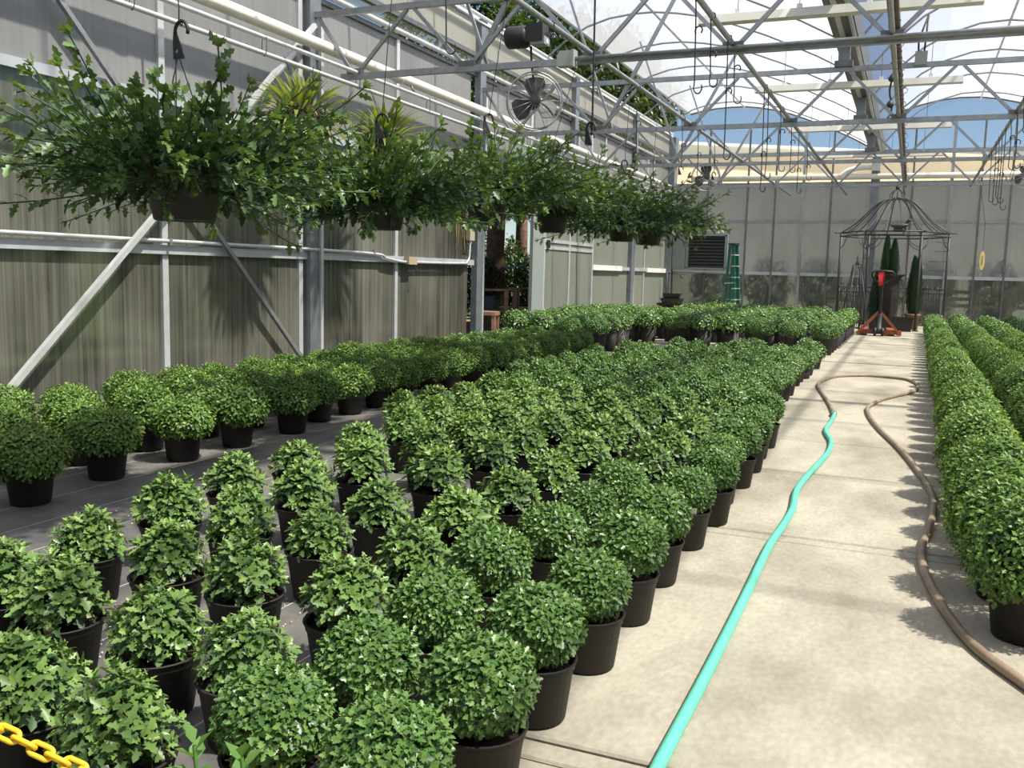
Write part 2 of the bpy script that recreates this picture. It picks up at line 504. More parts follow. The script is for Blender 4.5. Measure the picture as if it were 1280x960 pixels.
for y0, y1 in zip(MULL[:-1], MULL[1:]):
    panel(wl, P_low, WX, y0 + 0.01, y1 - 0.01, 0.0, 1.17)
    panel(wl, P_low, WX, y0 + 0.01, y1 - 0.01, 1.25, 2.47)
    panel(wl, P_up, WX, y0 + 0.01, y1 - 0.01, 2.55, 3.93)
RM = [17.05, 18.5, 19.0, 20.6, 22.55, 24.8]
for y0, y1 in ((18.2, 21.17), (21.33, 22.5), (22.58, 24.7)):
    panel(wl, P_door, WX, y0 + 0.01, y1 - 0.01, 0.0, 1.17)
    panel(wl, P_door, WX, y0 + 0.01, y1 - 0.01, 1.25, 2.47)
for y0, y1 in ((12.95, 14.95), (14.98, 17.0), (17.12, 19.1), (19.14, 21.18), (21.3, 23.1), (23.14, 24.9)):
    panel(wl, P_up, WX, y0, y1, 2.55, 3.93)
for y0, y1 in zip([0.1, 4.36, 8.6, 12.84, 17.05, 21.25], [4.36, 8.6, 12.84, 17.05, 21.25, 24.9]):
    MB().box(WX - 0.004, WX + 0.004, y0, y1, 4.05, 4.20).build('wall_panel', P_band, wl, kind='structure')
    yy = y0
    while yy < y1 - 0.1:
        ye = min(yy + 2.12, y1)
        MB().box(WX - 0.006, WX + 0.006, yy + 0.008, ye - 0.008, 4.26, 4.73).build('wall_panel', P_cream, wl, kind='structure')
        yy = ye
# girts
for z0, z1, a, b in ((1.17, 1.25, 0, 12.72), (2.47, 2.55, 0, 12.72), (1.17, 1.25, 18.2, 24.9), (2.47, 2.55, 17.05, 24.9), (2.47, 2.55, 12.9, 17.0)):
    MB().box(WX + 0.005, WX + 0.06, a, b, z0, z1).build('girt', M_rail, wl, kind='structure')
MB().box(WX - 0.03, WX + 0.04, 0, 24.9, 3.93, 3.98).build('girt', M_galv_dark, wl, kind='structure')
MB().tube([(WX + 0.07, 0, 4.02), (WX + 0.07, 24.9, 4.02)], 0.035, 8).build('rail_tube', M_alu, wl, kind='structure')
MB().box(WX - 0.03, WX + 0.05, 0, 24.9, 4.20, 4.26).build('girt', M_galv_dark, wl, kind='structure')
MB().box(WX - 0.03, WX + 0.05, 0, 24.9, 4.73, 4.77).build('girt', M_alu, wl, kind='structure')
MB().tube([(WX + 0.02, 0, 4.82), (WX + 0.02, 24.9, 4.82)], 0.028, 8).build('rail_tube', M_alu, wl, kind='structure')
# mullions
for y in MULL[2:-1] + [22.54, 18.2]:
    MB().box(WX - 0.005, WX + 0.035, y - 0.035, y + 0.035, 0, 3.93).build('mullion', M_alu, wl, kind='structure')
for y in (14.96, 19.12, 23.12):
    MB().box(WX - 0.005, WX + 0.035, y - 0.035, y + 0.035, 2.5, 3.93).build('mullion', M_alu, wl, kind='structure')
# posts
for y in POSTS[:-1]:
    z0 = 0.0
    if abs(y - 17.05) < 0.1: z0 = 2.5
    MB().box(WX + 0.005, WX + 0.10, y - 0.10, y + 0.10, z0, 4.75).build('post', M_post, wl, kind='structure')
    MB().box(WX + 0.10, WX + 0.125, y + 0.065, y + 0.115, z0, 3.7).build('post_trim', M_alu, wl, kind='structure')
# torn white insulation on the far girt
MB().box(WX + 0.06, WX + 0.075, 18.4, 20.5, 1.16, 1.27).build('girt', M_white, wl, kind='structure')
MB().box(WX + 0.06, WX + 0.075, 22.7, 24.6, 1.15, 1.26).build('girt', M_white, wl, kind='structure')
# wall braces
MB().bar((WX + 0.16, 4.55, 0.0), (WX + 0.16, 8.5, 3.62), 0.045, 0.045).build('brace', M_alu, wl, kind='structure')
MB().bar((WX + 0.11, 4.5, 3.82), (WX + 0.11, 8.45, -0.02), 0.04, 0.04).build('brace', M_galv, wl, kind='structure')
# conduit with switch box (a thing of its own on the wall)
cd = empty('electrical_conduit', (WX + 0.08, 9.8, 1.2), label='grey electrical conduit with tan switch box along the side wall', cat='conduit')
cpts = smooth_path([(WX + 0.09, 0.2, 1.285), (WX + 0.09, 6, 1.285), (WX + 0.09, 9.6, 1.27), (WX + 0.09, 10.1, 1.22), (WX + 0.09, 10.45, 1.185), (WX + 0.09, 10.8, 1.18), (WX + 0.09, 12.2, 1.19), (WX + 0.09, 12.42, 1.22), (WX + 0.09, 12.5, 1.4), (WX + 0.09, 12.5, 2.3)], 5)
base = Vector((WX + 0.08, 9.8, 1.2))
MB().tube([p - base for p in cpts], 0.018, 8).build('conduit_pipe', M_alu, cd)
MB().box(-0.01, 0.06, 0.80, 1.02, -0.05, 0.05).build('switch_box', M_tan, cd)
MB().box(-0.01, 0.05, 2.62, 2.78, 0.33, 0.47).build('outlet_box', M_tan, cd)
for yy in (-5.2, -3.4, -1.5, 0.0):
    MB().box(0.0, 0.03, yy, yy + 0.03, 0.05, 0.11).build('clip', M_galv, cd)
MB().tube(smooth_path([(0.05, 0.98, -0.05), (0.06, 0.99, -0.15), (0.05, 1.02, -0.19), (0.05, 1.04, -0.1)], 4), 0.006, 5).build('pull_cord', M_wire, cd)

# sliding door standing open, inside the wall
dr = empty('door_1', (-6.0, 16.45, 0), kind='structure')
dr['label'] = 'pale framed sliding door pushed along the side wall'
for (a, b) in ((-1.08, 0.20), (0.27, 1.60)):
    for z0, z1 in ((0.06, 1.50), (1.56, 1.62), (1.68, 3.2)):
        MB().box(-0.012, 0.012, a, b, z0, z1).build('door_panel', P_door, dr, kind='structure')
MB().box(-0.03, 0.03, -1.62, -1.09, 0.02, 3.25).build('door_stile', M_greybox, dr, kind='structure')
for y in (-1.08, 0.235, 1.62): MB().box(-0.03, 0.035, y - 0.035, y + 0.035, 0.02, 3.25).build('door_stile', M_alu, dr, kind='structure')
for z in (1.53, 1.65, 0.05, 3.22): MB().box(-0.025, 0.03, -1.1, 1.65, z - 0.03, z + 0.03).build('door_rail', M_alu, dr, kind='structure')
MB().box(0.03, 0.06, -0.98, -0.86, 1.52, 1.66).build('door_latch', M_black, dr, kind='structure')

# ------------------------------------------------------------------ setting: back wall
wb = empty('wall_back', kind='structure')
bm = [-6.1, -5.1, -4.07, -3.37, -2.68, -2.0, -0.98, -0.13, 0.73, 1.37, 2.01, 2.85, 3.7, 4.55, 5.4, 6.3, 7.2, 8.1, 9.0]
for a, b in zip(bm[:-1], bm[1:]):
    for z0, z1 in ((0, 1.16), (1.24, 2.50), (2.57, 3.42)):
        MB().box(a + 0.01, b - 0.01, BY - 0.004, BY + 0.004, z0, z1).build('wall_panel', P_backlow if z0 == 0 else P_back, wb, kind='structure')
    MB().box(a + 0.01, b - 0.01, BY + 0.01, BY + 0.018, 3.52, 4.22).build('wall_panel', P_band, wb, kind='structure')
for i, x in enumerate(bm):
    heavy = i in (4, 8, 12, 16)
    w = 0.035 if heavy else 0.022
    if i == 6:
        MB().box(x - 0.10, x + 0.10, BY - 0.20, BY - 0.02, 0, 4.15).build('column', M_post, wb, kind='structure')
    else:
        MB().box(x - w, x + w, BY - 0.05 - (0.02 if heavy else 0), BY - 0.006, 0, 4.9 if x > -5.6 else 4.3).build('mullion', M_galv if heavy else M_galv_dark, wb, kind='structure')
for z0, z1, m in ((1.16, 1.24, M_rail), (2.50, 2.57, M_galv), (3.42, 3.52, M_galv), (3.98, 4.04, M_galv), (4.22, 4.28, M_galv)):
    MB().box(-6.1, 9, BY - 0.03, BY + 0.006, z0, z1).build('girt', m, wb, kind='structure')
MB().box(WX, WX + 0.18, BY - 0.35, BY - 0.02, 0, 4.7).build('corner_post', M_post, wb, kind='structure')
# clear gable panes under the arches
FILM1 = [(-5.68, 5.33), (-5.35, 5.40), (-5.0, 5.45), (-4.6, 5.47), (-4.24, 5.47), (-3.85, 5.42), (-3.5, 5.35), (-3.1, 5.24), (-2.78, 5.12), (-2.4, 4.97), (-2.0, 4.79), (-1.6, 4.60), (-1.2, 4.38)]
FILM2 = [(-0.47, 5.20), (-0.1, 5.32), (0.3, 5.41), (0.76, 5.46), (1.2, 5.45), (1.65, 5.38), (2.1, 5.27), (2.6, 5.10), (3.1, 4.88), (3.5, 4.68), (4.05, 4.36)]
FILM3 = [(x + 5.05, z) for x, z in FILM2]
HOOP1 = [(-6.10, 4.82), (-5.8, 5.05), (-5.4, 5.27), (-5.0, 5.38), (-4.6, 5.42), (-4.24, 5.42), (-3.85, 5.37), (-3.5, 5.30), (-3.1, 5.19), (-2.78, 5.07), (-2.4, 4.92), (-2.0, 4.74), (-1.6, 4.55), (-1.12, 4.29)]
HOOP2 = [(-0.82, 4.30), (-0.5, 4.68), (-0.1, 5.02), (0.3, 5.24), (0.76, 5.37), (1.2, 5.39), (1.65, 5.33), (2.1, 5.22), (2.6, 5.05), (3.1, 4.83), (3.5, 4.63), (4.12, 4.30)]
HOOP3 = [(x + 5.05, z) for x, z in HOOP2]
for hp in (HOOP1, HOOP2, HOOP3):
    for (xa, za), (xb, zb) in zip(hp[:-1], hp[1:]):
        MB().add([(xa, BY, 4.28), (xb, BY, 4.28), (xb, BY, max(zb, 4.29)), (xa, BY, max(za, 4.29))], [(0, 1, 2, 3)]).build('gable_pane', F_gable, wb, kind='structure')

wr = empty('wall_right', kind='structure')  # right wall, out of view, added to keep low sky light out
wf = empty('wall_front', kind='structure')  # end wall behind the camera, added to cut the sky fill
for k in range(13):
    y0 = -3 + 28 * k / 13
    for z0, z1 in ((0, 1.2), (1.25, 2.5), (2.55, 4.3)):
        MB().box(9.0, 9.008, y0 + 0.02, y0 + 28 / 13 - 0.02, z0, z1).build('wall_panel', P_up, wr, kind='structure')
    MB().box(8.95, 9.0, y0 - 0.03, y0 + 0.03, 0, 4.3).build('mullion', M_galv, wr, kind='structure')
for k in range(7):
    x0 = -6.1 + 15.1 * k / 7
    for z0, z1 in ((0, 1.2), (1.25, 2.5), (2.55, 4.3)):
        MB().box(x0 + 0.02, x0 + 15.1 / 7 - 0.02, -3.008, -3.0, z0, z1).build('wall_panel', P_up, wf, kind='structure')
    MB().box(x0 - 0.03, x0 + 0.03, -3.0, -2.95, 0, 4.3).build('mullion', M_galv, wf, kind='structure')

# ------------------------------------------------------------------ setting: roof
ce = empty('ceiling', kind='structure')


def arch_film(pts, y0, y1, name):
    mb = MB()
    n = 2
    for (xa, za), (xb, zb) in zip(pts[:-1], pts[1:]):
        mb.add([(xa, y0, za), (xb, y0, zb), (xb, y1, zb), (xa, y1, za)], [(0, 1, 2, 3)], True)
    o = mb.build(name, F_roof, ce, kind='structure')
    return o


YB = [-3.0, 0.12, 4.36, 8.6, 12.84, 17.05, 21.25, 25.0]
for fl_ in (FILM1, FILM2, FILM3):
    for a, b in zip(YB[:-1], YB[1:]):
        arch_film(fl_, a, b, 'roof_film')
for hp in (HOOP1, HOOP2, HOOP3):
    y = -1.2
    while y < 25.1:
        MB().tube([(x, y, z) for x, z in hp], 0.018, 6, caps=False).build('hoop', M_galv, ce, kind='structure')
        y += 2.10 if hp is not HOOP3 else 4.2
for fl_, in ((FILM1,), (FILM2,)):
    x, z = fl_[0]
    MB().tube([(x, -3, z), (x, 25.0, z)], 0.03, 8).build('vent_edge_tube', M_galv, ce, kind='structure')
    MB().tube([(fl_[4][0], -3, fl_[4][1] - 0.06), (fl_[4][0], 25.0, fl_[4][1] - 0.06)], 0.02, 6).build('ridge_tube', M_galv, ce, kind='structure')
    if fl_ is FILM2: MB().add([(-0.80, -3, 4.34), (-0.50, -3, 5.15), (-0.50, 25, 5.15), (-0.80, 25, 4.34)], [(0, 1, 2, 3)]).build('film_flap', F_roof, ce, kind='structure')
    # arch end bow, dark
    MB().tube([(xx, 24.98, zz) for xx, zz in fl_], 0.035, 6).build('end_bow', M_galv_dark, ce, kind='structure')
# gutters
for gx in (-0.98, 4.08):
    mb = MB()
    mb.box(gx - 0.15, gx + 0.15, -3, 25, 4.16, 4.18)
    mb.add([(gx - 0.15, -3, 4.18), (gx - 0.19, -3, 4.32), (gx - 0.19, 25, 4.32), (gx - 0.15, 25, 4.18)], [(0, 1, 2, 3)])
    mb.add([(gx + 0.15, -3, 4.18), (gx + 0.19, -3, 4.32), (gx + 0.19, 25, 4.32), (gx + 0.15, 25, 4.18)], [(3, 2, 1, 0)])
    mb.build('gutter', M_galv_dark, ce, kind='structure')
    MB().box(gx - 0.06, gx + 0.0, -3, 25, 4.13, 4.16).build('gutter_strip', M_alu, ce, kind='structure')
    MB().box(gx + 0.09, gx + 0.13, -3, 25, 4.13, 4.16).build('gutter_strip', M_alu, ce, kind='structure')
    for y in POSTS[:-1]:
        MB().box(gx - 0.07, gx + 0.07, y - 0.04, y + 0.04, 3.79, 4.15).build('gutter_post', M_post, ce, kind='structure')
        MB().box(gx - 0.11, gx + 0.11, y - 0.06, y + 0.06, 3.775, 3.85).build('gutter_foot', M_galv_dark, ce, kind='structure')
# purlin tubes lying on the lower chords
TUBES = [-2.91, -1.6, -0.29, 1.02, 2.33]
for x in TUBES:
    MB().tube([(x, -2.5, 3.145), (x, 24.3 if x != 1.02 else 22.3, 3.145)], 0.024, 8).build('purlin_tube', M_galv, ce, kind='structure')

# trusses
TL = ['roof truss nearest the camera, carrying the grey junction box and round fan', 'galvanised roof truss across the middle of the house, second one back', 'third roof truss back, beyond the middle of the house', 'farthest roof truss, just before the back wall']
for ti, y in enumerate(POSTS[1:5]):
    t = empty('roof_truss', (0, y, 3.09), 0, TL[ti], 'truss', 'galvanised roof trusses')
    MB().bar((-5.70, 0, 0), (8.6, 0, 0), 0.05, 0.06).build('bottom_chord', M_galv, t)
    MB().bar((WX + 0.1, 0, 0.66), (8.6, 0, 0.66), 0.05, 0.06).build('top_chord', M_galv, t)
    k = 0
    x = -6.03
    first = True
    while x < 7.8:
        xb = -5.53 + 1.31 * k
        xt = -4.875 + 1.31 * k
        MB().bar((x + 0.04, 0, 0.63), (xb - 0.03, 0, 0.03), 0.035, 0.035).build('web_bar', M_galv, t)
        MB().bar((xb + 0.03, 0, 0.03), (xt - 0.04, 0, 0.63), 0.035, 0.035).build('web_bar', M_galv, t)
        if ti < 2:
            MB().box(xb - 0.09, xb + 0.09, -0.028, 0.028, 0.02, 0.075).build('gusset', M_galv_dark, t)
        x = xt; k += 1
# knee bars from the lower chord up to the arches (they go up past the top chord)
for ti, y in enumerate(POSTS[1:5]):
    MB().bar((-4.15, y + 0.04, 3.12), (-3.05, y + 0.04, 5.12), 0.045, 0.045).build('knee_bar', M_galv, ce, kind='structure')
    MB().bar((-4.05, y + 0.12, 3.12), (-4.9, y + 0.12, 5.35), 0.03, 0.03).build('knee_bar', M_galv, ce, kind='structure')

# ------------------------------------------------------------------ outside
L_far = film('far_building_wall', 0.0, (0.90, 0.83, 0.73), transl=0.0)
bl = empty('neighbouring_building', (0, 43, 0), math.radians(30), 'cream wall of the neighbouring building seen beyond the back wall', 'building')
MB().box(-12, 30, 0, 6, -0.06, 6.3).build('wall', L_far, bl)
MB().box(-12.4, 30.4, -0.3, 6.3, 6.3, 6.42).build('roof', M_white, bl)
lp = empty('lumber_frame', (3.0, 26.6, 0), 0, 'pale lumber frame showing dimly through the back wall beside the gazebo', 'lumber')
for z in (0.45, 0.62, 0.80): MB().box(-2.4, 1.6, -0.05, 0.05, z, z + 0.09).build('beam', M_palewood, lp)
for x in (-2.3, -1.5, -0.7, 0.1, 0.9): MB().box(x, x + 0.09, -0.06, 0.06, -0.06, 0.85).build('upright', M_palewood, lp)
MB().box(-5.2, -4.6, -0.05, 0.05, 0.55, 0.65).build('beam', M_palewood, lp)
MB().box(-5.2, -2.4, -0.05, 0.05, 0.5, 0.6).build('beam', M_palewood, lp)

# ------------------------------------------------------------------ leaf geometry


def leaf_tpl(detail):
    """one lobed mum leaf, length 1 along x; returns verts (n,3), faces, tint along the leaf"""
    if detail == 2:
        half = [(0.16, 0.05), (0.27, 0.25), (0.42, 0.11), (0.55, 0.33), (0.68, 0.15), (0.82, 0.17)]
        mid = [(0, 0), (0.35, 0), (0.7, 0), (1.0, 0)]
    elif detail == 1:
        half = [(0.24, 0.25), (0.42, 0.12), (0.60, 0.32), (0.78, 0.13)]
        mid = [(0, 0), (0.5, 0), (1.0, 0)]
    else:
        half = [(0.5, 0.30)]
        mid = [(0, 0), (1.0, 0)]
    nm = len(mid); nh = len(half)
    v = [(x, 0, -0.25 * x * x) for x, _ in mid] + [(x, y, 0.22 * y - 0.25 * x * x) for x, y in half] + [(x, -y, 0.22 * y - 0.25 * x * x) for x, y in half]
    mids = list(range(nm))
    f1 = [0] + [nm + i for i in range(nh)] + mids[:0:-1]
    f2 = mids + [nm + nh + i for i in range(nh)][::-1]
    # f1 runs base -> side -> tip -> back along the midrib;  f2 the mirror
    f1 = f1[::-1]
    f2 = f2[::-1]
    return np.array(v, float), [f1, f2], np.array([0.1 * p[0] for p in v])


LT = {d: leaf_tpl(d) for d in (0, 1, 2)}


class Fol:
    def __init__(s): s.V = []; s.F = []; s.T = []; s.k = 0

    def add(s, V, F, T):
        s.V.append(V); s.T.append(T)
        k = s.k
        s.F.extend([[i + k for i in f] for f in F])
        s.k += len(V)

    def leaf(s, p, d, up, L, w=1.0, tint=0.5, det=1):
        V, F, T = LT[det]
        d = np.asarray(d, float); d = d / np.linalg.norm(d)
        up = np.asarray(up, float); z = up - d * (up @ d)
        nz = np.linalg.norm(z)
        z = z / nz if nz > 1e-4 else np.array([0.0, 1.0, 0.0])
        y = np.cross(z, d)
        A = V * np.array([L, L * w, L])
        s.add(A[:, :1] * d + A[:, 1:2] * y + A[:, 2:] * z + np.asarray(p), F, T + tint)

    def other(s, o, M, p, tint=0.0):
        V = np.concatenate(o.V) @ np.asarray(M).T + np.asarray(p)
        s.add(V, o.F, np.concatenate(o.T) + tint)

    def blob(s, c, r, nu=10, nv=6, tint=-0.6):  # low tint paints deep shade into a foliage core
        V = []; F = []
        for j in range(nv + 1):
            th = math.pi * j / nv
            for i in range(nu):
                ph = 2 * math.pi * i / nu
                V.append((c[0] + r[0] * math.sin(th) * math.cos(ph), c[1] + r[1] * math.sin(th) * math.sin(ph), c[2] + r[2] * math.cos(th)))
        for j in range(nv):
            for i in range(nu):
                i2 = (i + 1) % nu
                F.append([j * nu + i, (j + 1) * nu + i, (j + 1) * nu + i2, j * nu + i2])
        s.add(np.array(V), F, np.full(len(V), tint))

    def twig(s, pts, r, tint=0.15, n=4):
        pts = [np.asarray(p, float) for p in pts]
        V = []; F = []
        for i, p in enumerate(pts):
            t = pts[min(i + 1, len(pts) - 1)] - pts[max(i - 1, 0)]
            t = t / (np.linalg.norm(t) + 1e-9)
            u = np.array([0, 0, 1.0]) if abs(t[2]) < 0.9 else np.array([1.0, 0, 0])
            x = np.cross(t, u); x /= np.linalg.norm(x); y = np.cross(t, x)
            for k in range(n):
                a = 2 * math.pi * k / n
                V.append(p + (x * math.cos(a) + y * math.sin(a)) * r)
        for i in range(len(pts) - 1):
            for k in range(n):
                k2 = (k + 1) % n
                F.append([i * n + k, i * n + k2, (i + 1) * n + k2, (i + 1) * n + k])
        s.add(np.array(V), F, np.full(len(V), tint))

    def mesh(s, name, m):
        V = np.concatenate(s.V)
        me = bpy.data.meshes.new(name)
        me.vertices.add(len(V)); me.vertices.foreach_set('co', V.ravel())
        ln = np.array([len(f) for f in s.F], dtype=np.int32)
        lp = np.fromiter((i for f in s.F for i in f), dtype=np.int32, count=int(ln.sum()))
        me.loops.add(len(lp)); me.loops.foreach_set('vertex_index', lp)
        me.polygons.add(len(ln))
        st = np.zeros(len(ln), dtype=np.int32); st[1:] = np.cumsum(ln)[:-1]
        me.polygons.foreach_set('loop_start', st)
        me.update(calc_edges=True)
        at = me.attributes.new('tint', 'FLOAT', 'POINT')
        at.data.foreach_set('value', np.concatenate(s.T).astype(np.float32))
        me.materials.append(m)
        return me


def frame(nrm, spin):
    n = np.asarray(nrm, float); n = n / np.linalg.norm(n)
    u = np.array([1.0, 0, 0]) if abs(n[0]) < 0.9 else np.array([0, 1.0, 0])
    x = np.cross(u, n); x /= np.linalg.norm(x); y = np.cross(n, x)
    c, s = math.cos(spin), math.sin(spin)
    return np.stack([x * c + y * s, -x * s + y * c, n], axis=1)


def rosette(n, L, det=1, e_out=8, e_in=72, seed=0, w=1.0, stem=0.0, tip=0.55):
    r = np.random.default_rng(seed)
    o = Fol()
    for i in range(n):
        q = i / max(1, n - 1)              # 0 outer .. 1 inner
        a = i * 2.39996 + r.uniform(-0.2, 0.2)
        e = math.radians(e_out + (e_in - e_out) * q ** 1.2 + r.uniform(-8, 8))
        d = np.array([math.cos(a) * math.cos(e), math.sin(a) * math.cos(e), math.sin(e)])
        ll = L * (1 - 0.5 * q) * r.uniform(0.85, 1.12)
        p = np.array([0, 0, -0.35 * L * (1 - q)]) + d * L * 0.12
        o.leaf(p, d, (0, 0, 1) if e < 1.2 else (-math.cos(a), -math.sin(a), 0.3), ll, w, tint=tip * q + r.uniform(-0.08, 0.08) + 0.12, det=det)
    if stem: o.twig([(0, 0, -0.3 * L), (0, 0, -stem)], L * 0.045)
    return o


def dome_points(n, rx, rz, zc, zmin, jit=0.12, cone=0.0, seed=0, upb=0.35):
    r = np.random.default_rng(seed)
    out = []
    k = 0
    N = n
    for i in range(N * 2):
        t = (i + 0.5) / (N * 2)
        cz = 1 - 2 * t
        z = zc + rz * cz
        if z < zmin: break
        s = math.sqrt(max(0, 1 - cz * cz))
        a = i * 2.39996
        sh = 1 - cone * max(0, cz)
        f = 1 + r.uniform(-jit, jit)
        p = np.array([rx * s * math.cos(a) * sh * f, rx * s * math.sin(a) * sh * f, zc + (z - zc) * f])
        nm = np.array([s * math.cos(a) / rx, s * math.sin(a) / rx, cz / rz])
        nm = nm / np.linalg.norm(nm) + np.array([r.uniform(-.25, .25), r.uniform(-.25, .25), upb + r.uniform(-.1, .2)])
        out.append((p, nm / np.linalg.norm(nm), r.uniform(0.85, 1.2), r.uniform(0, 6.28)))
    return out


ROS_BALL = [rosette(9, 0.031, 2, 12, 68, seed=i, w=1.1) for i in range(4)]
ROS_LOOSE = [rosette(11, 0.048, 2, 8, 74, seed=10 + i, w=0.95, stem=0.05, tip=0.75) for i in range(4)]
ROS_BUSH = [rosette(7, 0.040, 1, 5, 65, seed=20 + i, w=0.95) for i in range(4)]
ROS_FAR = [rosette(5, 0.055, 0, 5, 55, seed=30 + i, w=1.3) for i in range(3)]
ME_BALL = [o.mesh('leafy_shoot', L_ball) for o in ROS_BALL]
ME_LOOSE = [o.mesh('leafy_shoot', L_loose) for o in ROS_LOOSE]


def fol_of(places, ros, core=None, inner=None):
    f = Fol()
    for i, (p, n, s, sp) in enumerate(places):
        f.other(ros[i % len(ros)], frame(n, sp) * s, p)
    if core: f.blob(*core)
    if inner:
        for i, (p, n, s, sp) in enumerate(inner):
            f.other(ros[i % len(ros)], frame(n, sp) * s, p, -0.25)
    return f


def ball_places(seed): return dome_points(105, 0.108, 0.088, 0.238, 0.165, 0.07, 0.0, seed)
def loose_places(seed): return dome_points(30, 0.096, 0.100, 0.202, 0.178, 0.17, 0.22, seed, 0.7)
def bush_places(seed, rx=0.16, rz=0.13, zc=0.235, zmin=0.15, n=120, cone=0.0): return dome_points(n, rx, rz, zc, zmin, 0.10, cone, seed)


V_BALL = [fol_of(ball_places(i), ROS_BALL, ((0, 0, 0.225), (0.085, 0.085, 0.07))).mesh('mum_foliage_ball', L_ball) for i in range(3)]
V_LOOSE = [fol_of(loose_places(i), ROS_LOOSE, ((0, 0, 0.19), (0.06, 0.06, 0.075))).mesh('mum_foliage_loose', L_loose) for i in range(4)]
V_MID = [fol_of(bush_places(i, 0.125, 0.115, 0.220, 0.155, 80, 0.22), ROS_BUSH, ((0, 0, 0.215), (0.095, 0.095, 0.075))).mesh('mum_foliage_mid', L_ball) for i in range(3)]
V_BUSH = [fol_of(bush_places(10 + i), ROS_BUSH, ((0, 0, 0.22), (0.125, 0.125, 0.10))).mesh('mum_foliage_bushy', L_bushy) for i in range(4)]
V_LARGE = [fol_of(bush_places(50 + i), ROS_BUSH, ((0, 0, 0.22), (0.125, 0.125, 0.10))).mesh('mum_foliage_large', L_ball) for i in range(3)]  # bushy form in a darker leaf, the far block's shade put into colour
V_RIGHT = [fol_of([(p_, n_, s_ * 0.85, q_) for p_, n_, s_, q_ in bush_places(30 + i, 0.165, 0.165, 0.240, 0.14, 170, 0.25)], ROS_BUSH, ((0, 0, 0.23), (0.13, 0.13, 0.115))).mesh('mum_foliage_right', L_bushy) for i in range(4)]
V_LOW = [fol_of(bush_places(20 + i, n=42), ROS_FAR, ((0, 0, 0.22), (0.135, 0.135, 0.11))) for i in range(3)]
# foliage left under the separately built shoots of the nearest plants: inner leaves round a core with shade painted in
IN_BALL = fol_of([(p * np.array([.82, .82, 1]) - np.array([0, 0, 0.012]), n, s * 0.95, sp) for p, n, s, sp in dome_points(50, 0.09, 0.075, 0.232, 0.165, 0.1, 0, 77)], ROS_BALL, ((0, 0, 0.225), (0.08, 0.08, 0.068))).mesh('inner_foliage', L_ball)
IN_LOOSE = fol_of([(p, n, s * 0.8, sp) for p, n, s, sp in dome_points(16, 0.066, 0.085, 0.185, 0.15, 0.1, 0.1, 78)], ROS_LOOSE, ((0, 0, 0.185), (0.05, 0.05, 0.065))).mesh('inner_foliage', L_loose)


def pot_mesh(r, h, name='nursery_pot'):
    rb = r * 0.80
    mb = MB()
    mb.lathe([(0.0, 0.004), (rb * 0.9, 0.004), (rb * 0.92, 0.0), (rb, 0.004), (rb + (r - rb) * 0.82, h * 0.84), (r * 0.985, h * 0.845), (r, h * 0.86), (r, h * 0.965), (r * 1.055, h * 0.97), (r * 1.065, h * 0.99), (r * 1.03, h), (r * 0.975, h * 0.985), (r * 0.95, h * 0.86), (r * 0.93, h * 0.7)], 26)
    return mb.mesh(name, M_pot)


def soil_mesh(r, z, name='soil'):
    mb = MB(); n = 20
    v = [(0, 0, z + 0.006)] + [(r * math.cos(2 * math.pi * k / n), r * math.sin(2 * math.pi * k / n), z + rng.uniform(-0.002, 0.002)) for k in range(n)]
    mb.add(v, [(0, 1 + k, 1 + (k + 1) % n) for k in range(n)], True)
    return mb.mesh(name, M_soil)


POT = pot_mesh(0.100, 0.155)
SOIL = soil_mesh(0.094, 0.128)
POTL = pot_mesh(0.135, 0.26, 'large_nursery_pot')
SOILL = soil_mesh(0.126, 0.22)
tg = MB().box(-0.011, 0.011, -0.0008, 0.0008, 0.0, 0.055).mesh('plant_tag', M_tag)
tgp = MB().box(-0.010, 0.010, -0.0014, -0.0009, 0.002, 0.032).mesh('tag_picture', M_tagy)


# ------------------------------------------------------------------ the potted mums
PL = []     # dict: x, y, type, near, label, group, scale


def addp(x, y, typ, label, group, sc=1.0, near=False, tagged=False):
    PL.append(dict(x=x, y=y, typ=typ, label=label, group=group, sc=sc, near=near, tag=tagged))


COLN = ['path-edge column', 'second column from the path', 'third column from the path', 'fourth column from the path', 'fifth column from the path', 'sixth column from the path', 'seventh column from the path', 'eighth column from the path']
NEARC = {
    0: [(-0.80, 1.36), (-0.77, 1.68), (-0.79, 2.05), (-0.77, 2.40), (-0.77, 2.79), (-0.78, 3.19), (-0.78, 3.68), (-0.76, 4.10)],
    1: [(-1.08, 1.40), (-1.05, 1.69), (-1.06, 2.04), (-1.10, 2.47), (-1.05, 2.85), (-1.06, 3.27), (-1.05, 3.64), (-1.07, 4.22)],
    2: [(-1.35, 1.27), (-1.35, 1.65), (-1.34, 2.05), (-1.36, 2.45), (-1.40, 2.86), (-1.42, 3.34), (-1.40, 3.78), (-1.40, 4.20)],
    3: [(-1.65, 1.31), (-1.64, 1.67), (-1.71, 2.09), (-1.76, 2.53), (-1.78, 2.94), (-1.82, 3.48), (-1.80, 4.00)],
    4: [(-2.01, 1.71), (-2.02, 2.11), (-2.10, 2.54), (-2.15, 2.99), (-2.20, 3.48), (-2.16, 4.02)],
    5: [(-2.28, 1.76), (-2.39, 2.15), (-2.43, 2.56), (-2.52, 3.02), (-2.52, 3.45), (-2.50, 3.95)],
}
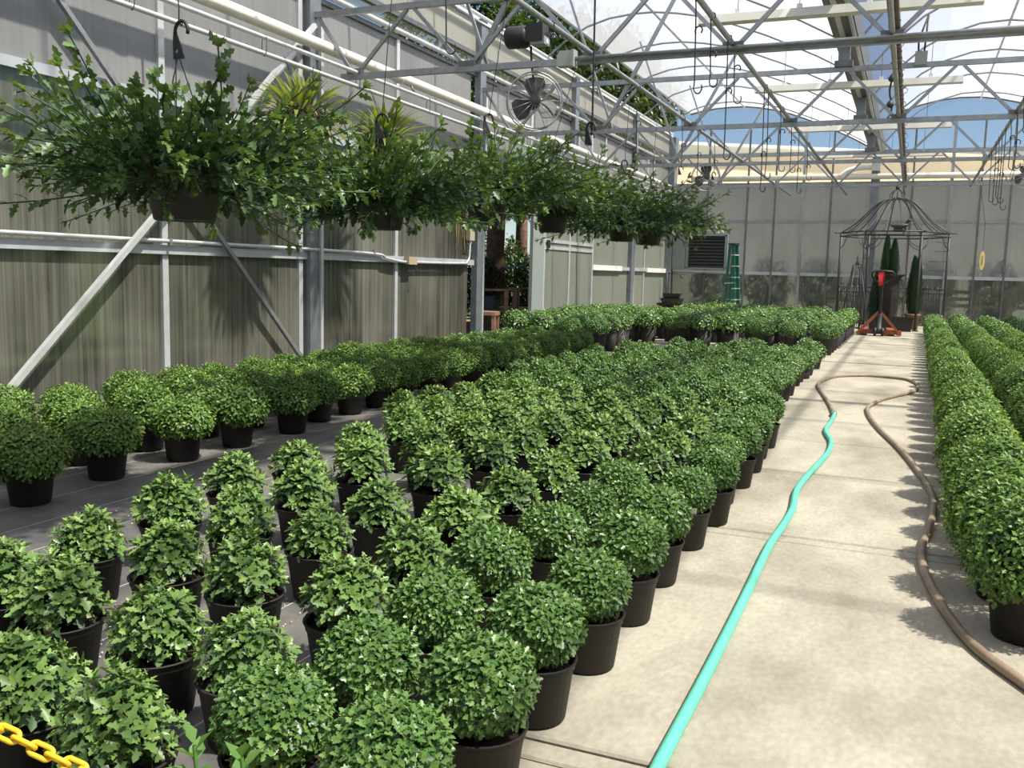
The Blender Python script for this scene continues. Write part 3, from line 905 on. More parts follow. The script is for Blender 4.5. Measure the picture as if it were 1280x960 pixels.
for c, lst in NEARC.items():
    lst = list(lst)
    y = lst[-1][1] + 0.41
    while y < [11.95, 11.95, 11.6, 11.2, 10.9, 10.4][c]:
        if y < 6.4: x = [-0.79, -1.10, -1.43, -1.78, -2.14, -2.48][c]
        else: x = [-1.05, -1.37, -1.69, -2.01, -2.33, -2.65][c]
        if not (6.25 < y < 6.55 and c == 0): lst.append((x + random.uniform(-.03, .03), y + random.uniform(-.03, .03)))
        y += 0.41
    for i, (x, y) in enumerate(lst):
        if c < 2 and y < 4.15: typ, nm = 'ball', 'tight round mum'
        elif y < 6.2: typ, nm = 'loose', 'loose leafy mum'
        else: typ, nm = 'mid', 'rounded mum'
        if c == 1 and y > 4.0 and y < 6.2: typ, nm = 'loose', 'loose leafy mum'
        if c == 0 and 4.15 < y < 6.3: typ, nm = 'ball', 'tight round mum'
        near = (typ == 'ball' and y < 2.6) or (typ == 'loose' and y < 2.6)
        addp(x, y, typ, '%s, middle block, %s, %s from the front' % (nm, COLN[c], ORD[i]), 'potted mums in the middle block', random.uniform(0.93, 1.08), near, tagged=((c, i) in ((0, 6), (3, 0), (2, 0), (4, 0), (1, 5), (4, 2), (5, 1))))
y = 5.0; i = 0
while y < 9.4:
    addp((-2.83 if y < 6.4 else -2.97) + random.uniform(-.03, .03), y, 'loose' if y < 6.3 else 'mid', 'dark green mum, middle block, wall-side column, %s from the front' % ORD[i], 'potted mums in the middle block', random.uniform(.93, 1.05))
    y += 0.42; i += 1
# block along the side wall
LF = [2.45, 2.93, 3.46, 4.00, 4.46, 5.01, 5.51, 5.92, 6.30, 6.70, 7.15, 7.6, 8.05, 8.5, 8.95, 9.4, 9.85, 10.3, 10.75, 11.2]
for i, y in enumerate(LF):
    addp((-3.60 if y < 3 else -3.70 if y < 5.2 else -3.84), y, 'wall', 'bushy mum of the wall-side block, front column, %s from the near end' % ORD[i], 'potted mums along the side wall', random.uniform(0.97, 1.06))
for c, X in enumerate((-4.08, -4.42, -4.74)):
    for i in range(19):
        y = 2.75 + 0.47 * i + 0.2 * (c % 2) + random.uniform(-.04, .04)
        if y < 3.4 and c == 2: continue
        addp(X - (0.1 if y > 5.2 else 0), y, 'wall', 'bushy mum of the wall-side block, %s column back, %s from near end' % (ORD[c], ORD[i]), 'potted mums along the side wall', random.uniform(0.92, 1.06))
# far block in large pots at the head of the path
for r in range(12):
    for c in range(7):
        y = 14.15 + 0.52 * r + c * 0.10 + random.uniform(-.04, .04)
        x = -1.10 - 0.46 * c - (0.2 if r % 2 and c > 0 else 0)
        if c == 0: x = -1.1
        addp(x, y, 'large', 'large mum in a big pot beyond the middle block, row %s, %s from the path' % (ORD[r], ORD[c]), 'large potted mums at the far end', random.uniform(0.95, 1.08))
# far block along the wall, beyond the cross path
for c, X in enumerate((-4.05, -4.5, -4.95, -5.4)):
    for i in range(11):
        y = 12.60 + 0.55 * i + random.uniform(-.05, .05)
        if c == 0 and i > 7: continue
        if c >= 2 and i == 0: y += 0.1
        addp(X - (0.12 if i > 2 else 0), y, 'large', 'large mum by the far side wall, %s column, %s from the cross path' % (ORD[c], ORD[i]), 'large potted mums by the far side wall', random.uniform(0.9, 1.05))
# right of the path
for c, X in enumerate((0.38, 0.86, 1.34, 1.82, 2.3)):
    y = [3.20, 4.6, 8.5, 13.0, 17][c]; i = 0
    while y < [21.6, 22, 22, 22, 22][c]:
        addp(X + random.uniform(-.02, .02) + (0.006 * (y - 3) if c < 2 else 0.01 * (y - 5)), y, 'right', 'bushy mum on the far side of the path, %s, %s from near end' % (['path-edge row', 'second row', 'third row', 'fourth row', 'fifth row'][c], ORD[i]), 'potted mums right of the path', random.uniform(0.95, 1.06))
        y += 0.385 if y < 12 else 0.44; i += 1


def shown(p):
    d = Vector((p['x'], p['y'], -0.8))
    zc = d.dot(Vector(Rf)); xc = d.dot(Vector(Rr)) / zc
    if zc < 0.8 or abs(xc) > 0.62: return 0
    s = p['sc'] * {'ball': 1, 'loose': 1, 'mid': 1.1, 'wall': 1.4, 'large': 1.5, 'right': 1.5}[p['typ']] / zc
    if p['typ'] == 'large':
        if not ('row first' in p['label'] or 'row second' in p['label'] or 'first column' in p['label'] or 'second column' in p['label'] or ', first from the path' in p['label']): s *= 0.5
    if p['typ'] == 'wall' and 'third column' in p['label']: s *= 0.85
    return s


PL.sort(key=lambda p: -shown(p))
PL = [p for p in PL if shown(p) > 0]
MAIN, REST = PL[:300], PL[300:]
for pi, p in enumerate(MAIN):
    typ = p['typ']; s = p['sc']
    o = empty('potted_mum', (p['x'], p['y'], 0.002), random.uniform(0, 6.28), p['label'], 'potted plant', p['group'])
    ps = {'ball': 1.0, 'loose': 1.09, 'mid': 1.06, 'wall': 1.06, 'right': 1.12, 'large': 1.0}[typ]
    if typ == 'large':
        inst('pot', POTL, o); inst('soil', SOILL, o)
    else:
        inst('pot', POT, o, sc=(ps, ps, 1.0) if typ == 'loose' else ps)
        if p['y'] < 6.5: inst('soil', SOIL, o, sc=(ps, ps, 1.0) if typ == 'loose' else ps)
    if p['near']:
        pl = ball_places(100 + pi) if typ == 'ball' else loose_places(100 + pi)
        inst('inner_foliage', IN_BALL if typ == 'ball' else IN_LOOSE, o, sc=s, kind='stuff')
        mm = ME_BALL if typ == 'ball' else ME_LOOSE
        for k, (q, n, sc_, sp) in enumerate(pl):
            A = frame(n, sp) * sc_ * s
            q = q * s
            M = Matrix(((A[0, 0], A[0, 1], A[0, 2], q[0]), (A[1, 0], A[1, 1], A[1, 2], q[1]), (A[2, 0], A[2, 1], A[2, 2], q[2]), (0, 0, 0, 1)))
            inst('leafy_shoot', mm[k % 4], o, M=M)
    else:
        if typ == 'ball': inst('foliage', V_BALL[pi % 3], o, sc=s, kind='stuff')
        elif typ == 'loose': inst('foliage', V_LOOSE[pi % 4], o, sc=(s * 1.06, s * 1.06, s * 1.03), kind='stuff')
        elif typ == 'mid': inst('foliage', V_MID[pi % 3], o, sc=(s * 0.95, s * 0.95, s * random.uniform(0.95, 1.2)), kind='stuff')
        elif typ == 'wall': inst('foliage', V_BUSH[pi % 4], o, sc=(s * 1.0, s * 1.0, s * 0.98), kind='stuff')
        elif typ == 'right': inst('foliage', V_RIGHT[pi % 4], o, sc=(s * 1.10, s * 1.10, s * random.uniform(0.95, 1.1)), kind='stuff')
        else: inst('foliage', V_LARGE[pi % 3], o, loc=(0, 0, 0.10), sc=(s * 1.12, s * 1.12, s * 1.02), kind='stuff')
    if p['tag']:
        rz = o.rotation_euler.z
        t = inst('plant_tag', tg, o, M=Matrix.Rotation(-rz + 0.35, 4, 'Z') @ Matrix.Translation((0.02, -0.085, 0.128)) @ Matrix.Rotation(0.25, 4, 'X'))
        inst('tag_picture', tgp, t)
# the farthest ones, too small to tell apart, as one mass
ff_ = Fol(); mbp = MB()
for p in REST:
    k = random.randrange(3)
    a = random.uniform(0, 6.28)
    s = p['sc'] * {'large': 1.12, 'right': 1.12, 'wall': 1.0, 'mid': 0.85}.get(p['typ'], 0.7)
    R_ = frame((0, 0, 1), a) * s
    ff_.other(V_LOW[k], R_, (p['x'], p['y'], 0.10 if p['typ'] == 'large' else 0))
    h = 0.26 if p['typ'] == 'large' else 0.16
    r = 0.135 if p['typ'] == 'large' else 0.105
    mbp.lathe([(r * 0.8, 0.002), (r, h), (r * 0.9, h * 0.95)], 12, (p['x'], p['y'], 0))
fm = ff_.mesh('distant_potted_mums', L_ball)
dm = link(bpy.data.objects.new('distant_potted_mums', fm))
tag(dm, 'mass of distant round mums filling the far ends of the planted blocks', 'potted plants', None, 'stuff')
if REST: mbp.build('distant_pots', M_pot, dm, kind='stuff')

# weed seedlings beside the nearest pots
wd = empty('weed', (-0.98, 1.22, 0.0), 0, 'pale green leggy weed by the nearest pots at the bottom edge', 'weed')
for (dx, dy, h, lean) in ((0.0, 0.0, 0.25, (-0.03, 0.0)), (-0.09, -0.02, 0.255, (-0.035, 0.01)), (0.06, -0.03, 0.235, (0.04, 0.0))):
    f = Fol()
    top = np.array([dx + lean[0], dy + lean[1], h])
    f.twig([(dx, dy, 0.0), (dx + lean[0] * .4, dy, h * .5), top], 0.004, 0.6, 5)
    wb_ = MB()
    f.mesh
    for k in range(6):
        a = k * 2.4 + dx * 30
        e = 0.5 + 0.15 * k
        f.leaf(top - np.array([0, 0, 0.012 * (5 - k)]), (math.cos(a) * math.cos(e), math.sin(a) * math.cos(e), math.sin(e)), (0, 0, 1), 0.06 - 0.003 * k, 0.95, 0.5, 0)
    inst('weed_shoot', f.mesh('weed_shoot', L_weed), wd)

# ------------------------------------------------------------------ hanging baskets


def basket_stem(seed, L):
    r = np.random.default_rng(seed)
    f = Fol()
    n = max(7, int(L / 0.026))
    pts = [np.array([L * t, 0.02 * math.sin(5 * t + seed), 0.05 * math.sin(2.2 * t + seed) * L]) for t in np.linspace(0, 1, n)]
    f.twig(pts[::2] + [pts[-1]], 0.0024, 0.1, 4)
    for i in range(2, n):
        t = i / n
        a = i * 2.4 + seed
        d = np.array([0.8, math.cos(a) * 0.9, math.sin(a) * 0.9])
        f.leaf(pts[i], d, (-0.4, math.cos(a) * .2, 1), 0.056 * (1.15 - 0.35 * t) * r.uniform(.85, 1.15), 0.95, 0.05 + 0.5 * t ** 2 + r.uniform(-.1, .1), 2)
    for k in range(6):
        a = k * 1.9 + seed
        f.leaf(pts[-1], (1, 0.6 * math.cos(a), 0.6 * math.sin(a)), (0, 0, 1), 0.034, 0.95, 0.7, 1)
    return f


STEMS = [basket_stem(i, L) for i, L in enumerate((0.26, 0.32, 0.38, 0.44, 0.30, 0.36))]
STEM_ME = [s.mesh('leafy_stem', L_basket) for s in STEMS]


def stem_places(seed, n=210):
    r = np.random.default_rng(seed)
    out = []
    for i in range(n):
        a = i * 2.39996 + r.uniform(-.3, .3)
        q = (i + 0.5) / n
        spike = i % 24 == 0
        e = math.radians(r.uniform(55, 85) if spike else 56 - 72 * q ** 0.85 + r.uniform(-12, 12))
        d = np.array([math.cos(a) * math.cos(e), math.sin(a) * math.cos(e), math.sin(e)])
        x = d; u = np.array([0, 0, 1.0]) if abs(d[2]) < 0.95 else np.array([1.0, 0, 0])
        y = np.cross(u, x); y /= np.linalg.norm(y); z = np.cross(x, y)
        s = r.uniform(0.75, 1.15)
        rad = r.uniform(0.02, 0.13) if spike else r.uniform(0.04, 0.30)
        p = np.array([math.cos(a), math.sin(a), 0]) * rad + np.array([0, 0, 0.125 + (0.065 if not spike else 0.08) * r.uniform(0, 1.6)])
        out.append((np.stack([x, y, z], 1) * s, p))
    return out


def basket_fol(seed):
    f = Fol()
    for i, (A, p) in enumerate(stem_places(seed)): f.other(STEMS[i % 6], A, p)
    f.blob((0, 0, 0.21), (0.24, 0.24, 0.075))
    return f


V_BASK = [basket_fol(i).mesh('basket_foliage', L_basket) for i in range(3)]
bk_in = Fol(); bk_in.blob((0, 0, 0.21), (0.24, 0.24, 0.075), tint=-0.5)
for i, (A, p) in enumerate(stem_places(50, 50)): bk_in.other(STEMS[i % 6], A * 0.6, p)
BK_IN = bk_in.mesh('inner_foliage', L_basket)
BPOT = MB().lathe([(0, 0.003), (0.115, 0.003), (0.117, 0.0), (0.122, 0.006), (0.152, 0.160), (0.160, 0.162), (0.161, 0.18), (0.152, 0.182), (0.145, 0.16)], 28).mesh('basket_pot', M_black)


def hanger_mesh(zt):
    """flat plastic hanger: hook, plate with a hole, three straps down to the rim"""
    mb = MB()
    hook = [(0.036 * math.cos(a) , 0, zt - 0.036 + 0.040 * math.sin(a)) for a in np.linspace(math.radians(-20), math.radians(190), 14)]
    mb.tube(hook, [0.0075] * 13 + [0.0085], 6)
    # plate with hole
    zo = zt - 0.045
    ring_o = [(-0.044, zo + 0.01), (-0.028, zo + 0.004), (-0.012, zo - 0.03), (0.014, zo - 0.085), (0.014, zo - 0.098), (-0.046, zo - 0.098), (-0.048, zo - 0.05), (-0.047, zo - 0.015)]
    ring_i = [(-0.028 + 0.009 * math.cos(a), zo - 0.066 + 0.009 * math.sin(a)) for a in np.linspace(2.2, 2.2 - 2 * math.pi * 7 / 8, 8)]
    n = 8
    v = [(x, -0.003, z) for x, z in ring_o + ring_i] + [(x, 0.003, z) for x, z in ring_o + ring_i]
    fs = []
    for k in range(n):
        k2 = (k + 1) % n
        fs += [(k, k2, n + k2, n + k), (2 * n + k, 3 * n + k, 3 * n + k2, 2 * n + k2), (k, 2 * n + k, 2 * n + k2, k2), (n + k, n + k2, 3 * n + k2, 3 * n + k)]
    mb.add(v, fs)
    for a in (0.5, 2.6, 4.7):
        mb.bar((-0.025 + 0.012 * math.cos(a), 0.0, zo - 0.095), (0.152 * math.cos(a), 0.152 * math.sin(a), 0.172), 0.004, 0.004)
    return mb.mesh('hanger', M_black)


BASK = [(-2.77, 3.03, 1.270, 2.06, -0.1), (-3.01, 4.98, 1.330, 2.02, 0.2), (-3.05, 6.60, 1.45, 2.28, 0.9), (-3.15, 8.30, 1.47, 2.32, 0.4), (-2.95, 9.92, 1.45, 2.32, 0.8), (-2.95, 11.1, 1.45, 2.3, 1.4)]
BL = ['largest hanging basket nearest the camera, with a sprawling leafy mum', 'second hanging basket from the camera, its dark pot half hidden by trailing leaves', 'third hanging basket from the camera, hanging before the side doorway', 'fourth hanging basket from the camera, over the sliding door frame', 'fifth hanging basket from the camera, near the far end of the row', 'farthest hanging basket at the end of the row, near the louvred vent']
for i, (x, y, z, zt, rz) in enumerate(BASK):
    o = empty('hanging_basket', (x, y, z), rz, BL[i], 'hanging basket', 'hanging baskets over the mums')
    inst('pot', BPOT, o)
    link(bpy.data.objects.new('hanger', hanger_mesh(zt - z)), o)
    # wire from the hanger up to the purlin tube
    w = MB()
    dx = Vector((-2.91 - x, 0, 0)); dx.rotate(Matrix.Rotation(-rz, 4, 'Z'))
    top = 3.18 - z
    hk = zt - z - 0.004
    pts = [(0.0, 0.012, hk + 0.012), (0, 0.0, hk - 0.012), (0, -0.012, hk + 0.008), (dx.x * 0.05, dx.y * .05 - 0.004, hk + 0.06), (dx.x, dx.y, top - 0.02), (dx.x, dx.y, top)]
    w.tube(pts, 0.003, 5).build('hanging_wire', M_wire, o)
    if i < 2:
        inst('inner_foliage', BK_IN, o, kind='stuff')
        for k, (A, p) in enumerate(stem_places(60 + i, 240)):
            A = A * (1.2 if i == 0 else 1.25)
            M = Matrix(((A[0, 0], A[0, 1], A[0, 2], p[0]), (A[1, 0], A[1, 1], A[1, 2], p[1]), (A[2, 0], A[2, 1], A[2, 2], p[2]), (0, 0, 0, 1)))
            inst('leafy_stem', STEM_ME[k % 6], o, M=M)
    else:
        inst('foliage', V_BASK[i % 3], o, sc=(1.4, 1.4, 1.3), kind='stuff')

# strap-leaved ferns hung from the pipes by the wall


def strap_mesh(L, bend, w, seed):
    r = np.random.default_rng(seed)
    n = 6
    V = []; T = []
    for i in range(n + 1):
        t = i / n
        ww = w * math.sin(math.pi * (0.12 + 0.88 * t) ** 0.9) * (1 - 0.2 * t) + 0.002
        x = L * (t - 0.25 * bend * t * t); z = -L * bend * 0.55 * t * t
        V += [(x, -ww, z + ww * 0.4), (x, 0, z), (x, ww, z + ww * 0.4)]
        T += [0.15 + 0.7 * t] * 3
    F = []
    for i in range(n):
        k = 3 * i
        F += [[k, k + 3, k + 4, k + 1], [k + 1, k + 4, k + 5, k + 2]]
    f = Fol(); f.add(np.array(V), F, np.array(T))
    return f.mesh('strap_leaf', L_fern)


STR = [strap_mesh(0.34, 0.3, 0.020, 1), strap_mesh(0.42, 0.55, 0.022, 2), strap_mesh(0.38, 0.9, 0.018, 3), strap_mesh(0.30, 1.2, 0.02, 4)]
for fi, (x, y, z, lab) in enumerate(((-5.32, 7.35, 2.42, 'nearer yellow-green strap-leaved fern hanging from the wall pipes behind the baskets'), (-5.32, 8.85, 2.40, 'farther yellow-green strap-leaved fern hanging from the wall pipes behind the baskets'))):
    o = empty('strap_leaf_fern', (x, y, z), 0, lab, 'fern', 'strap-leaved ferns by the wall pipes')
    f = Fol(); f.blob((0, 0, -0.04), (0.26, 0.34, 0.22), 12, 8, -0.5)
    rb = f.mesh('root_ball', M_soil)
    inst('root_ball', rb, o)
    w = MB(); w.tube([(0.0, 0, 0.15), (-0.18, 0, 0.60)], 0.004, 5); w.tube([(0, 0.1, 0.12), (-0.18, 0, 0.60)], 0.004, 5)
    w.build('hanging_wire', M_wire, o)
    r = np.random.default_rng(5 + fi)
    for k in range(150):
        a = k * 2.39996; q = k / 150
        e = math.radians(82 - 105 * q + r.uniform(-12, 12))
        d = np.array([math.cos(a) * math.cos(e), math.sin(a) * math.cos(e), math.sin(e)])
        u = np.array([0, 0, 1.0]) if abs(d[2]) < 0.95 else np.array([1.0, 0, 0])
        yv = np.cross(u, d); yv /= np.linalg.norm(yv); zv = np.cross(d, yv)
        s = r.uniform(.75, 1.1)
        p = d * np.array([0.2, 0.28, 0.17])
        M = Matrix(((d[0] * s, yv[0] * s, zv[0] * s, p[0]), (d[1] * s, yv[1] * s, zv[1] * s, p[1]), (d[2] * s, yv[2] * s, zv[2] * s, p[2]), (0, 0, 0, 1)))
        inst('strap_leaf', STR[int(q * 3.99)], o, M=M)

# ------------------------------------------------------------------ pipes along the walls
pp = empty('drain_pipe', (-5.85, 12, 3.38), 0, 'thick cream drain pipe running high along the side wall', 'pipe')
MB().tube([(0, -12.5, 0.05), (0, 12.55, -0.06)], 0.062, 16).build('pipe_body', M_cream, pp)
for k in range(6):
    yy = -10.2 + 4.1 * k
    MB().tube([(0, yy, 0.04 - 0.004 * (yy + 12.5)), (0, yy + 0.13, 0.04 - 0.004 * (yy + 12.6))], 0.067, 16).build('coupling', M_cream, pp)
    MB().tube([(0.0, yy + 0.3, 0.0), (0.09, yy + 0.3, -0.16)], 0.012, 6).build('hanger_strap', M_galv_dark, pp)
for nm, z, lab in (('water_pipe', 3.13, 'upper of two thin steel pipes below the drain pipe'), ('water_pipe', 2.99, 'lower of two thin steel pipes, hung on wire loops')):
    o = empty(nm, (-5.5, 12, z), 0, lab, 'pipe', 'thin pipes along the side wall')
    MB().tube([(0, -12.5, 0.01), (0, 12.4, -0.03)], 0.021, 10).build('pipe_body', M_alu, o)
    if z < 3.1:
        for k in range(14):
            yy = -9.6 + 1.55 * k
            MB().tube([(-0.026, yy, -0.0), (0, yy, -0.028), (0.026, yy, 0.0), (0.024, yy + 0.01, 0.14), (0, yy + 0.01, 0.166), (-0.024, yy + 0.01, 0.14)], 0.0035, 5, closed=True).build('wire_loop', M_wire, o)
    else:
        for k in range(8):
            MB().box(-0.026, 0.026, -9.4 + 3 * k, -9.34 + 3 * k, -0.026, 0.03).build('collar', M_galv, o)
bp_ = empty('gutter_drain', (-0.98, 24.66, 3.6), 0, 'thick cream drain pipe along the back wall with an elbow up to the gutter', 'pipe')
MB().tube([(-4.5, 0, 0.0), (8.5, 0, 0.02)], 0.07, 14).build('pipe_body', M_cream, bp_)
MB().tube(smooth_path([(-0.85, -0.02, 0.0), (-0.62, -0.02, 0.16), (-0.35, -0.02, 0.22), (-0.02, -0.02, 0.22)], 5), 0.062, 12).build('elbow', M_cream, bp_)
MB().box(-0.08, 0.10, -0.10, 0.06, 0.14, 0.42).build('downpipe', M_alu, bp_)

# ------------------------------------------------------------------ pale troughs under the roof
TRL = ['pale metal trough hung across the roof, nearest the camera', 'second pale trough hung across the roof', 'third pale trough hung across the roof, seen just below a truss', 'farthest pale trough hung across the roof near the back']
for i, y in enumerate((10.65, 14.7, 18.8, 22.9)):
    o = empty('hanging_trough', (-0.95, y, 3.90), 0, TRL[i], 'trough', 'pale troughs under the roof')
    mb = MB()
    pr = [(-0.055, 0.05), (-0.075, -0.04), (0.075, -0.04), (0.055, 0.05)]
    v = [(xx, a, b) for xx in (-1.42, 1.42) for a, b in pr]
    mb.add(v, [(0, 1, 2, 3), (7, 6, 5, 4), (0, 4, 5, 1), (1, 5, 6, 2), (2, 6, 7, 3), (3, 7, 4, 0)])
    mb.build('trough_body', M_trough, o)
    for x in (-1.0, -0.35, 0.35, 1.0):
        MB().box(x - 0.025, x + 0.025, -0.03, 0.03, 0.05, 0.10).build('bracket', M_white, o)
        MB().tube([(x, 0, 0.10), (x, 0, 0.10 + (0.34 if abs(x) < .4 else 0.55))], 0.004, 5).build('hanging_wire', M_wire, o)

# ------------------------------------------------------------------ fans, motor, boxes
def fan(x, y, z, r, label, top=3.06, rz=0.0):
    o = empty('circulation_fan', (x, y, z), rz, label, 'fan', 'round circulation fans')
    for dy in (-0.06, 0.06):
        MB().tube([(r * math.cos(a), dy, r * math.sin(a)) for a in np.linspace(0, 2 * math.pi, 25)[:-1]], 0.007, 5, closed=True).build('guard_ring', M_galv, o)
    g = MB()
    for k in range(16):
        a = 2 * math.pi * k / 16
        g.tube([(0.05 * math.cos(a), -0.08, 0.05 * math.sin(a)), (r * 0.6 * math.cos(a), -0.085, r * 0.6 * math.sin(a)), (r * math.cos(a), -0.06, r * math.sin(a))], 0.003, 4)
    g.build('guard_wires', M_galv, o)
    for k in range(3):
        a0 = 2 * math.pi * k / 3 + math.pi / 2
        V = []
        for t in np.linspace(0, 1, 5):
            for s in np.linspace(-1, 1, 5):
                rr = 0.05 + (r * 0.86 - 0.05) * t
                a = a0 + s * (0.34 + 0.34 * math.sin(math.pi * (0.2 + 0.75 * t)))
                V.append((rr * math.cos(a), 0.035 * s, rr * math.sin(a)))
        mb = MB(); mb.add(V, [(i * 5 + j, i * 5 + j + 1, (i + 1) * 5 + j + 1, (i + 1) * 5 + j) for i in range(4) for j in range(4)], True)
        mb.build('blade', M_fan, o)
    MB().tube([(0, -0.05, 0), (0, 0.16, 0)], 0.06, 14).build('motor', M_fan, o)
    MB().box(-0.025, 0.025, -0.02, 0.02, 0.06 if r < .1 else r - 0.02, top - z).build('bracket', M_galv, o)


fan(-3.53, 8.70, 2.76, 0.27, 'round grey circulation fan under the nearest truss', 3.06, 0.5)
fan(-3.55, 17.1, 2.87, 0.25, 'round circulation fan under the third truss, before the far corner', 3.06, 0.4)
fan(1.72, 19.0, 3.0, 0.22, 'round circulation fan cut by the frame edge near the back wall', 3.3, 0.3)

vm = empty('vent_motor', (-3.93, 9.35, 3.55), 0, 'black vent drive motor on the side vent tube above the nearest truss', 'motor')
MB().tube([(-0.20, 0, 0), (-0.17, 0, 0), (0.02, 0, 0), (0.05, 0, 0)], [0.09, 0.115, 0.115, 0.10], 18).build('motor_body', M_black, vm)
MB().box(0.05, 0.24, -0.09, 0.09, -0.07, 0.11).build('gear_case', M_black, vm)
MB().box(0.10, 0.26, -0.08, 0.08, -0.10, -0.02).build('terminal_box', M_greybox, vm)
MB().box(0.262, 0.266, -0.03, 0.03, -0.085, -0.04).build('plate', M_white, vm)
MB().tube([(0.08, 0.0, -0.1), (0.09, 0, -0.25), (0.12, 0, -0.45)], 0.012, 6).build('cable', M_black, vm)
MB().tube([(-0.3, 0, 0.06), (-0.8, 0.0, 0.35)], 0.02, 6).build('drive_tube', M_galv, vm)
MB().box(-0.3, 0.3, 0.1, 0.13, 0.0, 0.05).build('mount', M_galv, vm)
jb = empty('junction_box', (-3.14, 8.53, 3.10), 0, 'grey junction box on the lower chord of the nearest truss', 'junction box')
MB().box(-0.085, 0.06, -0.05, 0.05, -0.07, 0.07).build('box_body', M_grey, jb)
MB().box(0.062, 0.085, -0.058, 0.058, -0.078, 0.078).build('box_lid', M_grey, jb)
MB().tube([(0.085, 0, 0.0), (8, 0.0, 0.0)], 0.021, 8).build('conduit_pipe', M_galv, jb)
jb2 = empty('junction_box', (-0.08, 12.76, 3.82), 0, 'grey junction box with two cables on the second truss', 'junction box')
MB().box(-0.07, 0.07, -0.045, 0.0, -0.09, 0.07).build('box_body', M_greybox, jb2)
for x in (-0.035, 0.03): MB().tube([(x, -0.02, 0.07), (x * 1.2, -0.02, 0.2), (0.05, 0, 0.5)], 0.013, 6).build('cable', M_black, jb2)
# wire-wrapped rusty tube below the gutter
rt = empty('wrapped_tube', (-0.29, 12, 3.21), 0, 'rusty tube wrapped in loose curls of wire running down the middle of the roof', 'tube')
MB().tube([(0.03, -6, 0), (0.03, 11, 0)], 0.028, 8).build('tube_body', M_rust, rt)
pts = []
for k in range(560):
    t = k / 560; a = k * 0.55
    rr = 0.034 + 0.05 * max(0, math.sin(k * 0.21)) ** 3 * random.uniform(.4, 1)
    pts.append((0.03 + rr * math.cos(a), -3.6 + 13.5 * t, rr * math.sin(a) - 0.02))
MB().tube(pts, 0.004, 4).build('wire_curls', M_wire, rt)
# cable drop by the gutter with knots
cdp = empty('chain_drop', (-0.42, 13.6, 3.2), 0, 'dark knotted chain and cables hanging beside the gutter', 'chain')
MB().tube(smooth_path([(0.0, 0, 1.1), (0.02, 0, 0.7), (-0.02, 0, 0.4), (0.02, 0, 0.2), (0.0, 0, 0.0)], 4), 0.014, 6).build('cable', M_black, cdp)
for z in (1.05, 0.72, 0.55, 0.22, 0.02): MB().lathe([(0.0, -0.05), (0.04, -0.03), (0.05, 0), (0.03, 0.04), (0, 0.06)], 8, (0, 0, z)).build('knot', M_iron, cdp)

# ------------------------------------------------------------------ wire hooks hanging from the purlin tubes
HK = [  # tube x, y, lower end z, style (0 plain, 1 flat plastic hook below)
    (-1.6, 4.74, 1.80, 1), (-1.6, 7.10, 2.45, 0), (-1.6, 7.66, 2.60, 0), (-1.6, 8.40, 2.12, 0), (-1.6, 8.75, 2.66, 0), (-1.6, 10.6, 2.03, 0), (-1.6, 10.9, 2.2, 0),
    (-2.91, 8.64, 2.34, 1), (-2.91, 10.2, 2.36, 1), (-2.91, 7.5, 2.9, 0), (-2.91, 12.4, 2.45, 1), (-2.91, 13.4, 2.5, 0), (-2.91, 14.6, 2.6, 1), (-2.91, 5.6, 2.5, 0),
    (1.02, 12.6, 2.45, 0), (1.02, 13.37, 2.52, 0), (1.02, 14.07, 2.07, 0), (1.02, 14.6, 2.2, 0), (1.02, 15.1, 2.3, 0), (1.02, 15.6, 2.25, 0), (1.02, 16.4, 2.35, 0), (1.02, 11.9, 2.75, 0),
    (-1.6, 12.0, 2.4, 0), (-1.6, 13.1, 2.5, 0), (-1.6, 14.0, 2.3, 0), (-1.6, 15.2, 2.6, 0)]
HN = {-1.6: 'third roof tube from the side wall', -2.91: 'second roof tube from the side wall', 1.02: 'roof tube past the path'}
cnt = {}
